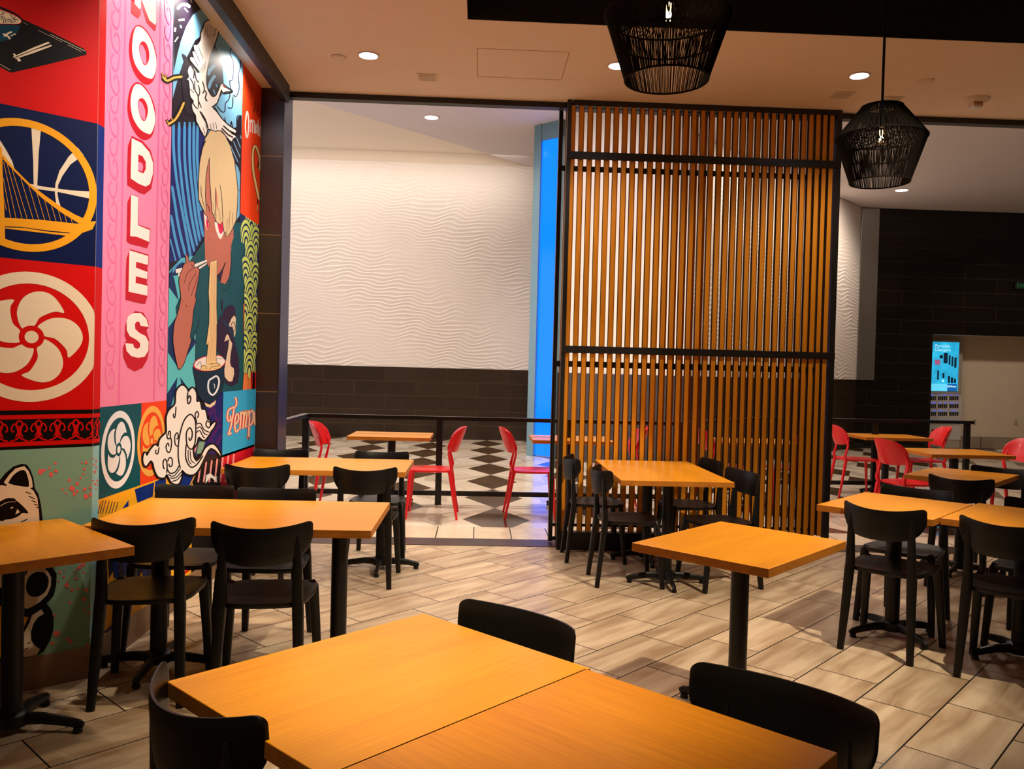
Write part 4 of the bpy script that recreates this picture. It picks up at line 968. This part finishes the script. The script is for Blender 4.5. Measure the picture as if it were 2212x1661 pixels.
for a in ([(885, 570), (868, 640), (905, 745), (905, 880), (888, 965), (862, 962), (872, 1050), (892, 1100)], [(995, 705), (985, 830), (965, 900), (975, 1050), (942, 1150), (902, 1135)], [(870, 1100), (850, 1190), (812, 1235), (800, 1335), (755, 1325), (705, 1255)], [(902, 1150), (890, 1285), (840, 1285)], [(1005, 1385), (950, 1395), (945, 1530), (905, 1545), (880, 1450), (868, 1530), (830, 1520), (800, 1400)], [(430, 170), (470, 120), (520, 112)], [(400, 60), (440, 90), (480, 60)]): P.line('dark', 12, a)
P.at(340, 260, 5.537)
P.poly('indigo', [(168, 100), (560, 60), (560, 1250), (545, 1400), (400, 1650), (140, 1700)]); P.poly('dark', [(850, 240), (1003, 60), (990, 640), (960, 660), (900, 480)])
SD = [[(190, 20), (188, 300), (212, 600), (248, 850), (305, 1150), (400, 1660)], [(257, 20), (255, 400), (277, 650), (305, 900), (352, 1200), (438, 1570)], [(322, 20), (320, 400), (338, 650), (368, 900), (404, 1150), (472, 1500)], [(382, 20), (380, 400), (394, 650), (422, 900), (452, 1150), (506, 1445)], [(432, 20), (430, 400), (442, 650), (467, 900), (497, 1150), (546, 1395)], [(478, 40), (470, 400), (482, 600), (503, 900), (520, 1080)], [(170, 780), (205, 1000), (255, 1300), (335, 1625)], [(158, 1130), (200, 1370), (268, 1650)], [(148, 1420), (215, 1680)]]
for a in SD: P.line('skyd', 32, a)
for a in ([(868, 300), (960, 500)], [(905, 250), (985, 440)], [(940, 200), (990, 330)], [(985, 180), (1000, 220)]): P.line('sky', 18, a)
P.poly('sky', [(905, 490), (960, 560), (985, 640), (978, 1140), (940, 1190), (948, 900)]); P.line('dark', 9, [(950, 800), (980, 850)])
P.at(350, 520, 6.388)
P.poly('aqua', [(95, 420), (260, 240), (480, 200), (470, 1300), (455, 2000), (400, 2900), (60, 2900), (72, 1500)])
for a in ([(95, 440), (160, 510), (225, 830), (88, 640)], [(205, 1030), (80, 1200), (75, 1540), (225, 1770), (170, 1400)], [(385, 1400), (430, 1320), (465, 1400), (290, 1661), (230, 1760)], [(100, 440), (200, 310), (300, 300), (340, 420), (180, 480), (120, 490)]): P.poly('wnavy', a)
P.line('skyd', 24, [(140, 440), (200, 330), (300, 275)])
P.at(350, 720, 6.388)
for a in ([(65, 830), (208, 600), (190, 760), (120, 1000), (62, 1350)], [(240, 600), (420, 850), (460, 1000), (300, 900)], [(440, 780), (600, 1100), (480, 1700), (300, 1700), (420, 1300)]): P.poly('wnavy', a)
P.poly('indigo', [(820, 790), (832, 815), (828, 1680), (600, 1661), (520, 1661), (620, 1400), (560, 1030), (700, 980)])
for a in ([(640, 1060), (700, 1020), (735, 1150), (760, 1230)], [(640, 1080), (625, 1200), (690, 1050)], [(770, 1260), (640, 1500)], [(640, 1380), (720, 1560)], [(770, 1240), (825, 1080)], [(700, 1420), (760, 1300), (820, 1260)], [(690, 1650), (760, 1500), (820, 1400)]): P.line('purple', 34, a)
P.line('salmon', 40, [(440, 1640), (500, 1450)]); P.poly('mint', [(470, 1661), (500, 1500), (600, 1460), (540, 1661)])
P.done()
P = Paint('b', 'mural_base_pattern', mn, base=.5).at(200, 820, 5.19)
for a in ([(470, 1230), (690, 1150), (670, 1310), (500, 1380)], [(700, 1140), (815, 1100), (830, 1200), (690, 1260)], [(330, 1445), (400, 1350), (400, 1420)], [(1000, 1040), (1160, 1050), (1100, 1200), (940, 1180)]): P.poly('blue', a)
for x in (75, 100, 128, 165, 200, 230, 265): P.line('navy', 14, [(x+18, 1345+(x % 7)*4), (x-20, 1500)])
P.poly('yellow', [(815, 1160), (850, 1050), (870, 1200)]); P.line('yellow', 22, [(1160, 1040), (1090, 1180)])
for i in range(7): P.line('salmon', 34, [(1180+i*62, 1150), (1210+i*62, 940-i*18)], False)
P.at(0, 1180, 3.453)
for i in range(9): P.poly('blue' if i % 2 else 'navy', [(800+i*36, 60+(i % 3)*50), (830+i*36, 20), (850+i*36, 170+(i % 3)*60), (812+i*36, 240)])
P.poly('purple', [(770, 640), (930, 490), (930, 540), (790, 650)]); P.poly('red', [(1340, 215), (1400, 165), (1440, 160), (1345, 230)])
P.at(440, 940, 4.608)
for i in range(3): P.line('yellow' if i % 2 == 0 else 'red', 24, [(350+i*45, 520), (330+i*45, 380)])
for k in range(7): P.line('white', 6, [(15, 480-k*12), (60, 420-k*6), (100, 440-k*4), (130, 470-k*10)])
P.done('yellow, navy and pink pattern strip')['kind'] = 'stuff'
# small crests
for (cx_, cy_, ct, cbm), ring, gr, lb in (((272, 785, 352, 1220), 'tempw', 'teal', 'pale five-petal crest on a dark teal square'), ((652, 690, 296, 1082), 'gold', 'orred', 'yellow five-petal crest on an orange-red square')):
    tt = hit('b', 200+cx_/5.19, 820+ct/5.19); bb = hit('b', 200+cx_/5.19, 820+cbm/5.19)
    R = (tt[1]-bb[1])/2; lf = hit('b', 200+(92 if cx_ < 400 else 497)/5.19, 820+cy_/5.19)[0]
    crest('b', (lf+R, (tt[1]+bb[1])/2), R, ring, ring, gr, mn, lb, base=1)
# crane
P = Paint('b', 'crane_figure', mn, base=2.2).at(340, 0, 5.537)
P.poly('dark', [(285, 640), (330, 660), (390, 770), (480, 790), (560, 650), (545, 760), (420, 900), (360, 960), (370, 1120), (430, 1380), (340, 1365), (300, 1150), (270, 850), (310, 740)])
for w_, c in ((74, 'black'), (26, 'gold')):
    P.line(c, w_, [(295, 915), (190, 930), (110, 965), (60, 915)]); P.line(c, w_, [(315, 1220), (262, 1340), (205, 1430), (120, 1490)])
    P.line(c, w_*.7, [(95, 960), (95, 890)]); P.line(c, w_*.7, [(60, 930), (45, 870)]); P.line(c, w_*.7, [(130, 1480), (100, 1430)]); P.line(c, w_*.7, [(180, 1450), (160, 1410)])
BODY = [(615, 243), (660, 285), (690, 328), (720, 365), (692, 480), (640, 620), (592, 800), (575, 950), (590, 1060), (640, 1152), (692, 1150), (730, 1080), (760, 1008), (792, 1022), (870, 1080), (885, 1094), (790, 1108), (760, 1070), (740, 1120), (702, 1230), (652, 1282), (700, 1340), (760, 1420), (840, 1500), (932, 1562), (915, 1592), (860, 1585), (932, 1632), (900, 1655), (880, 1690), (830, 1640), (760, 1560), (680, 1562), (600, 1540), (565, 1625), (530, 1580), (490, 1500), (462, 1440), (455, 1380), (420, 1320), (408, 1250), (430, 1210), (390, 1150), (382, 1060), (368, 960), (345, 955), (372, 915), (358, 850), (385, 790), (440, 830), (470, 870), (500, 860), (440, 780), (388, 715), (395, 680), (430, 690), (415, 620), (438, 610), (430, 540), (468, 540), (510, 480), (520, 390), (545, 330), (570, 270)]
P.line('black', 30, BODY, True, True); P.poly('white', BODY, True)
for w_, a in ((9, [(575, 300), (560, 420)]), (9, [(602, 285), (590, 430)]), (9, [(630, 295), (612, 450)]), (9, [(655, 315), (636, 450)]), (9, [(682, 335), (658, 430)]), (14, [(700, 340), (670, 440)]), (11, [(480, 550), (540, 700)]), (11, [(440, 600), (500, 740)]), (11, [(430, 690), (480, 790)]), (14, [(400, 800), (432, 850), (425, 940)]), (14, [(440, 840), (455, 940), (490, 990)]), (12, [(380, 930), (420, 1000), (430, 1080)]), (12, [(440, 960), (445, 1080), (480, 1150), (485, 1290)]), (12, [(385, 1060), (430, 1110)]), (12, [(480, 1010), (500, 1100), (480, 1180), (520, 1290)]), (14, [(530, 970), (555, 1060), (535, 1120)]), (15, [(560, 1080), (580, 1120), (565, 1170), (590, 1210)]), (12, [(400, 1200), (440, 1270), (480, 1300)]), (19, [(500, 1330), (560, 1420), (600, 1540)]), (11, [(520, 1380), (570, 1460)]), (9, [(620, 1480), (640, 1540)]), (9, [(655, 1470), (672, 1550)]), (9, [(690, 1460), (705, 1550)]), (9, [(540, 1520), (560, 1600)]), (9, [(570, 1500), (590, 1560)]), (15, [(780, 1500), (850, 1560), (915, 1590)]), (15, [(760, 1530), (840, 1610), (900, 1640)]), (12, [(640, 1275), (670, 1265), (690, 1240)]), (14, [(785, 1035), (830, 1050), (888, 1092)]), (14, [(790, 1105), (840, 1095), (888, 1096)])): P.line('black', w_, a)
for i in range(6): P.line('black', 6, [(500+i*14, 820+i*-18), (520+i*10, 870-i*10)])
P.poly('deepred', [(765, 1010), (792, 1018), (820, 1040), (790, 1035)])
P.done('white crane with spread wing and orange legs')
# noodle eater
P = Paint('b', 'noodle_eater', mn, base=2.6).at(350, 520, 6.388)
SH = [(974, -253), (1080, -250), (1147, -172), (1180, 50), (1195, 300), (1195, 650), (1160, 800), (1110, 875), (1115, 1300), (1120, 1800), (1100, 2080), (800, 2080), (600, 2060), (455, 1800), (460, 1500), (468, 1230), (400, 1400), (380, 1310), (300, 1000), (190, 1000), (188, 920), (250, 780), (400, 260), (480, 140), (560, 20), (600, -60), (640, -100)]
P.poly('skinr', [(1105, 880), (1198, 680), (1205, 1000), (1215, 1500), (1225, 2090), (1105, 2090)]); P.line('black', 16, SH, False, True); P.poly('teal', SH)
P.poly('skin', [(585, -200), (585, 0), (588, 200), (605, 300), (640, 380), (740, 470), (760, 500), (800, 575), (868, 600), (920, 500), (948, 250), (950, 0), (930, -300), (700, -700)])
P.poly('plum', [(750, 478), (800, 440), (850, 330), (890, 190), (905, 150), (890, 260), (840, 400), (800, 570), (765, 520)])
for w_, a in ((8, [(585, 0), (588, 200), (620, 330), (660, 400)]), (8, [(905, 120), (860, 320), (800, 430), (750, 480)]), (8, [(945, 130), (945, 350), (920, 500), (868, 600), (800, 575)]), (11, [(650, 265), (700, 278), (745, 255)]), (8, [(805, 650), (860, 690), (920, 630), (938, 530)]), (8, [(1115, 190), (1130, 400), (1125, 700), (1110, 875)]), (7, [(515, 820), (520, 990)]), (8, [(510, 1080), (470, 1230), (400, 1400)]), (8, [(910, 40), (905, 110), (925, 120), (945, 60)])): P.line('black', w_, a)
P.circ('black', hit('b', 350+657/6.388, 520+70/6.388), .006, 12); P.circ('black', hit('b', 350+690/6.388, 520+67/6.388), .006, 12)
P.at(340, 260, 5.537)
P.poly('skin', [(560, 520), (600, 470), (640, 600), (760, 800), (900, 1230), (905, 1400), (860, 1540), (840, 1700), (565, 1700), (555, 1300), (545, 1120)])
for a in ([(553, 1118), (585, 1160), (607, 1240), (597, 1302), (575, 1282), (560, 1210)], [(680, 1215), (720, 1190), (785, 1260), (788, 1335), (752, 1418), (720, 1385), (688, 1290)]): P.poly('white', a, True)
for a in ([(575, 1168), (598, 1210), (606, 1260), (598, 1300), (580, 1270)], [(708, 1192), (752, 1200), (785, 1280), (768, 1345), (740, 1350), (722, 1290)]): P.poly('magenta', a, True)
P.line('black', 14, [(680, 1215), (715, 1185), (752, 1190)]); P.line('black', 8, [(555, 1118), (585, 1150), (605, 1220)]); P.line('black', 6, [(615, 1210), (618, 1280)]); P.line('black', 6, [(612, 1400), (614, 1440)]); P.line('black', 9, [(745, 1265), (760, 1290)]); P.line('black', 9, [(588, 1215), (598, 1235)])
HAIR = [(630, 118), (690, 137), (740, 123), (800, 180), (860, 300), (912, 480), (940, 700), (952, 850), (945, 1050), (930, 1200), (890, 1290), (850, 1365), (822, 1392), (792, 1330), (772, 1200), (742, 1245), (705, 1215), (690, 1180), (650, 1100), (636, 900), (622, 700), (615, 430), (585, 560), (568, 700), (562, 900), (572, 1050), (566, 1105), (520, 1020), (490, 940), (486, 760), (500, 520), (530, 330), (570, 210)]
P.line('black', 16, HAIR, False, True); P.poly('hair', HAIR)
P.poly('skin', [(693, 790), (708, 900), (715, 1060), (705, 1070), (688, 950)])
for w_, a in ((7, [(742, 770), (765, 950), (775, 1200)]), (7, [(690, 800), (686, 950), (695, 1180)]), (7, [(512, 780), (520, 900), (560, 1060)]), (7, [(655, 980), (680, 1150)]), (7, [(725, 1050), (745, 1200)]), (7, [(860, 1080), (850, 1300)]), (7, [(895, 1100), (890, 1260)]), (7, [(830, 1180), (822, 1340)]), (7, [(575, 995), (608, 1040), (612, 1095)]), (13, [(800, 1330), (830, 1370)]), (13, [(570, 240), (530, 330), (508, 440)])): P.line('black', w_, a)
P.at(350, 520, 6.388)
AR = [(228, 560), (240, 470), (270, 400), (290, 330), (325, 290), (318, 220), (330, 188), (350, 240), (362, 285), (410, 282), (432, 310), (427, 370), (470, 368), (500, 400), (495, 480), (450, 740), (455, 820), (420, 960), (402, 1150), (375, 1310), (386, 1380), (350, 1500), (300, 1661), (260, 1740), (220, 1765), (190, 1661), (160, 1500), (145, 1350), (162, 1150), (200, 1030), (245, 850), (250, 740), (236, 640)]
for a in ([(175, 395), (420, 330), (608, 260), (614, 282), (440, 372), (182, 450)], [(210, 440), (320, 425), (240, 498), (215, 495)], [(480, 375), (610, 300), (600, 328), (505, 392)]): P.line('black', 6, a, False, True); P.poly('white', a)
P.line('black', 18, AR, True, True); P.poly('skin', AR, True)
for a in ([(440, 375), (345, 435), (295, 585)], [(465, 440), (375, 580), (355, 690)], [(485, 480), (425, 660), (388, 765)], [(255, 810), (290, 830)], [(315, 870), (325, 905), (345, 910)], [(295, 325), (410, 285)], [(450, 740), (430, 820)], [(400, 320), (405, 350), (425, 350)], [(445, 405), (455, 440)]): P.line('black', 7, a)
# print on the shirt
P.poly('plum', [(850, 940), (925, 880), (995, 910), (1012, 1050), (985, 1360), (1010, 1500), (1060, 1661), (1050, 1700), (1062, 1790), (1040, 1950), (950, 2010), (860, 1960), (870, 1661), (740, 1500), (742, 1150), (800, 1040), (830, 1010)])
P.at(350, 720, 6.388); 
for a in ([(885, 10), (912, 30), (925, 80), (960, 140), (935, 300), (928, 400), (945, 460), (980, 480), (986, 560), (960, 660), (910, 665), (855, 600), (850, 500), (880, 330), (905, 200), (915, 80), (880, 100), (850, 115), (868, 50)],): P.poly('cream', a)
P.at(350, 520, 6.388); P.poly('cream', [(985, 1030), (1008, 1060), (1008, 1250), (985, 1365), (980, 1250), (960, 1180), (930, 1190), (912, 1160), (950, 1070)]); P.line('black', 9, [(935, 1180), (970, 1120), (1000, 1170), (995, 1260)])
P.line('dteal', 26, [(830, 1090), (960, 1280), (1050, 1600)]); P.line('plum', 36, [(815, 820), (822, 960)])
P.done('blond figure in a teal shirt lifting noodles with chopsticks')
P = Paint('b', 'noodle_bowl', mn, base=4.2).at(350, 720, 6.388)
BW = [(425, 455), (540, 530), (680, 520), (800, 490), (872, 425), (850, 600), (810, 780), (740, 900), (650, 962), (560, 930), (490, 830), (450, 640)]
P.poly('cream', [(575, 955), (650, 985), (738, 915), (722, 980), (660, 1025), (600, 1010)]); P.line('black', 18, BW, True, True); P.poly('bowl', BW, True)
RM_ = [(422, 430), (460, 370), (560, 320), (680, 298), (800, 300), (870, 345), (872, 400), (810, 470), (690, 515), (540, 520), (440, 480)]
P.poly('deepred', RM_, True); P.poly('white', [(650+(x-650)*.93, 410+(y-410)*.88) for x, y in RM_], True)
P.poly('noodle', [(530, 470), (560, 430), (600, 440), (640, 420), (720, 400), (790, 420), (800, 470), (690, 510), (545, 512)], True)
for a in ([(520, 500), (545, 450), (590, 450), (610, 500)], [(640, 500), (690, 460), (760, 450), (800, 430)], [(660, 440), (720, 400), (790, 430)], [(460, 450), (520, 390), (530, 470)], [(750, 350), (830, 345)], [(700, 480), (740, 490)], [(560, 480), (570, 510)]): P.line('black', 7, a)
CN = [(655+0, -1020), (745, -1010)]
P.at(350, 520, 6.388)
ND = [(655, 290), (700, 282), (745, 262), (742, 700), (740, 900), (745, 1100), (760, 1200), (745, 1210), (742, 1300), (735, 1600), (740, 1690), (600, 1700), (632, 1400), (612, 1440), (602, 1420), (640, 1150), (645, 900), (634, 720), (645, 500)]
P.line('black', 12, ND, False, True); P.poly('noodle', ND)
for k in range(5): P.line('skin', 3.5, [(672+k*15, 300), (665+k*16, 800), (655+k*18, 1300), (630+k*22, 1660)])
P.at(350, 720, 6.388)
P.line('tempw', 24, [(640, 650), (680, 620), (740, 590), (775, 640), (770, 720), (740, 800), (690, 850), (640, 810), (625, 720)], True, True); P.line('tempw', 7, [(690, 700), (715, 705), (712, 760)])
P.done('dark teal bowl of noodles with a pale round mark')
# swirling cloud
P = Paint('b', 'cloud_swirl', mn, base=5.0).at(200, 820, 5.19)
CL = [(558, 900), (575, 820), (600, 855), (640, 790), (690, 735), (728, 752), (750, 670), (815, 600), (825, 560), (822, 430), (850, 350), (905, 295), (925, 250), (935, 130), (990, 68), (1040, 98), (1062, 140), (1110, 95), (1148, 150), (1155, 245), (1190, 250), (1212, 335), (1252, 345), (1275, 445), (1300, 460), (1308, 525), (1340, 495), (1368, 478), (1350, 530), (1312, 580), (1290, 620), (1240, 675), (1180, 640), (1150, 720), (1110, 790), (1150, 905), (1200, 880), (1260, 770), (1340, 728), (1400, 790), (1425, 850), (1365, 785), (1300, 775), (1235, 890), (1180, 1000), (1120, 1060), (1050, 1055), (990, 1010), (985, 1090), (950, 1165), (880, 1150), (825, 1060), (790, 1095), (730, 1085), (690, 1010), (672, 935), (640, 905), (600, 955), (578, 962)]
P.line('black', 42, CL, True, True); P.poly('white', CL, True)
for w_, a in ((16, [(1060, 140), (1052, 200), (1062, 270), (1088, 240), (1090, 195), (1072, 180), (1068, 215)]), (14, [(925, 300), (920, 380), (908, 430), (895, 400), (902, 380)]), (16, [(975, 1000), (950, 860), (960, 660), (1010, 470), (1080, 390), (1130, 430), (1148, 520), (1140, 700), (1100, 780), (1050, 730), (1042, 600), (1080, 540), (1108, 590), (1100, 660), (1078, 680), (1072, 645)]), (16, [(1040, 720), (1035, 880), (1090, 980), (1160, 950), (1230, 850)]), (11, [(1062, 780), (1065, 900), (1100, 950)]), (11, [(1085, 790), (1095, 900), (1140, 940)]), (11, [(1115, 790), (1130, 880), (1165, 920)]), (14, [(1160, 490), (1140, 400), (1160, 355), (1180, 390), (1165, 430)]), (13, [(1155, 500), (1200, 490), (1240, 560), (1300, 590)]), (12, [(1155, 550), (1200, 530), (1240, 600), (1280, 620)]), (12, [(1155, 595), (1190, 570), (1230, 640), (1250, 650)]), (14, [(1312, 520), (1290, 540), (1262, 510), (1275, 460), (1300, 480)]), (14, [(735, 755), (720, 830), (695, 820), (700, 785)]), (14, [(820, 600), (830, 660), (860, 650), (858, 580), (840, 590), (842, 625)]), (14, [(860, 640), (875, 700), (860, 800), (830, 810), (812, 750), (835, 710), (845, 750)]), (14, [(945, 750), (915, 720), (912, 630), (940, 595), (950, 640), (932, 670)]), (14, [(820, 1050), (825, 950), (805, 890), (780, 920), (785, 990), (800, 990)]), (14, [(830, 920), (850, 875), (880, 890), (880, 960), (855, 975), (845, 940)]), (14, [(825, 1000), (860, 1050), (920, 1030), (960, 960)]), (11, [(830, 1060), (900, 1080), (975, 990)]), (11, [(850, 1100), (920, 1100), (985, 1030)]), (11, [(880, 1140), (940, 1120), (990, 1060)])): P.line('black', w_, a)
P.done('white swirling cloud outlined in black')
# right-hand strip: red panel, wave scales, blue panel
P = Paint('b', 'red_menu_panel', mn, base=2.0); 
P.put([(6.10, 2.552), (6.612, 2.552), (6.612, ZT), (6.10, ZT)], 'orred')
P.at(340, 0, 5.537)
for a, cl in (([(1050+18-20, 1490), (1060, 1370), (1070, 1330), (1085, 1400), (1088, 1500), (1080, 1600), (1068, 1645), (1055, 1600)], True), ([(1178-12, 1540), (1178, 1485), (1190, 1540), (1178, 1595)], True)): P.line('white', 16, a, True, cl)
for a in ([(1108, 1580), (1106, 1430)], [(1108, 1470), (1122, 1430), (1132, 1470), (1132, 1590)], [(1134, 1475), (1148, 1440), (1157, 1480), (1157, 1600)], [(1202, 1430), (1202, 1600), (1212, 1625)], [(1192, 1490), (1216, 1498)], [(1222, 1560), (1238, 1550), (1234, 1510), (1222, 1530), (1220, 1600), (1236, 1640)]): P.line('white', 12, a)
for a in ([(1143, 1245), (1180, 1235)], [(1162, 1190), (1158, 1335), (1145, 1320), (1165, 1285), (1190, 1310), (1178, 1350)], [(1183, 1215), (1190, 1230)], [(1200, 1240), (1196, 1370), (1210, 1390), (1222, 1365)], [(1188, 1285), (1214, 1280)], [(1188, 1325), (1212, 1318)], [(1212, 1262), (1238, 1262), (1226, 1320), (1236, 1385)]): P.line('black', 6, a)
P.at(340, 260, 5.537)
CR = [(1215, 600), (1222, 480), (1195, 360), (1160, 305), (1136, 400), (1142, 600), (1180, 800), (1212, 950)]
P.line('black', 36, CR); P.line('noodle', 24, CR); P.line('black', 26, [(1208, 500), (1196, 560)]); P.line('black', 22, [(1198, 940), (1192, 1090)]); P.line('noodle', 10, [(1195, 1010), (1188, 1085)])
P.done('orange-red panel with white Omote lettering')
P = Paint('b', 'wave_scale_strip', mn, base=2.0).at(0, 0, 1)
ye = 6.612; zt_ = 2.552
P.put([(6.24, 1.33), (ye, 1.33), (ye, zt_), (6.08, zt_), (6.17, 2.2)], 'wnavy')
save = P.w; P.w = lambda p: p
def cl(p):
    lo = 6.25 if p[1] < 1.9 else 6.25-(p[1]-1.9)*.26
    return (min(max(p[0], lo), ye-.001), min(p[1], zt_))
row = 0; z = 2.62
while z > 1.38:
    for uc in ((6.545, 6.265) if row % 2 == 0 else (6.405,)):
        for rr, c in ((.185, 'wnavy'), (.178, 'lime'), (.150, 'wnavy'), (.134, 'lime'), (.106, 'wnavy'), (.090, 'lime'), (.062, 'wnavy'), (.044, 'lime')):
            pts = [cl((uc+rr*cos(pi*i/16), z+rr*1.05*sin(pi*i/16))) for i in range(17)]
            if rr < .05: pts = [cl((uc+rr*.8*cos(pi*i/8), z+rr*sin(pi*i/8))) for i in range(16)]
            if max(p[1] for p in pts)-min(p[1] for p in pts) > .01: P.put(pts, c)
    z -= .137; row += 1
P.w = save
for k in range(3): P.put([(6.47+k*.05, 1.265), (6.50+k*.05, 1.265), (6.50+k*.05, 1.40), (6.47+k*.05, 1.40)], 'red' if k % 2 == 0 else 'black')
P.done('navy strip of lime green wave scales')
P = Paint('b', 'blue_menu_panel', mn, base=5.6)
P.put([(5.768, .823), (6.606, .823), (6.606, 1.261), (5.768, 1.261)], 'temp'); P.at(350, 720, 6.388)
TP = [[(1000, 880), (1015, 930), (1010, 1000), (960, 1025), (910, 1060), (890, 1140), (905, 1210), (935, 1190), (930, 1130)], [(985, 1020), (960, 1180), (935, 1300), (905, 1395), (950, 1370)], [(1000, 1260), (1045, 1190), (1035, 1110), (1005, 1150), (992, 1260), (1010, 1360), (1045, 1320)], [(1075, 1080), (1075, 1200), (1062, 1330)], [(1075, 1140), (1105, 1080), (1120, 1130), (1105, 1320)], [(1118, 1150), (1150, 1070), (1160, 1130), (1140, 1290), (1165, 1270)], [(1185, 1060), (1195, 1200), (1180, 1440), (1170, 1420)], [(1195, 1110), (1230, 1060), (1250, 1110), (1240, 1220), (1205, 1270)], [(1262, 1080), (1266, 1200), (1275, 1270)]]
for c, w_ in (('deepred', 40), ('cream', 22)):
    for a in TP: P.line(c, w_, a)
P.done('blue panel with cream and red Tempu lettering')
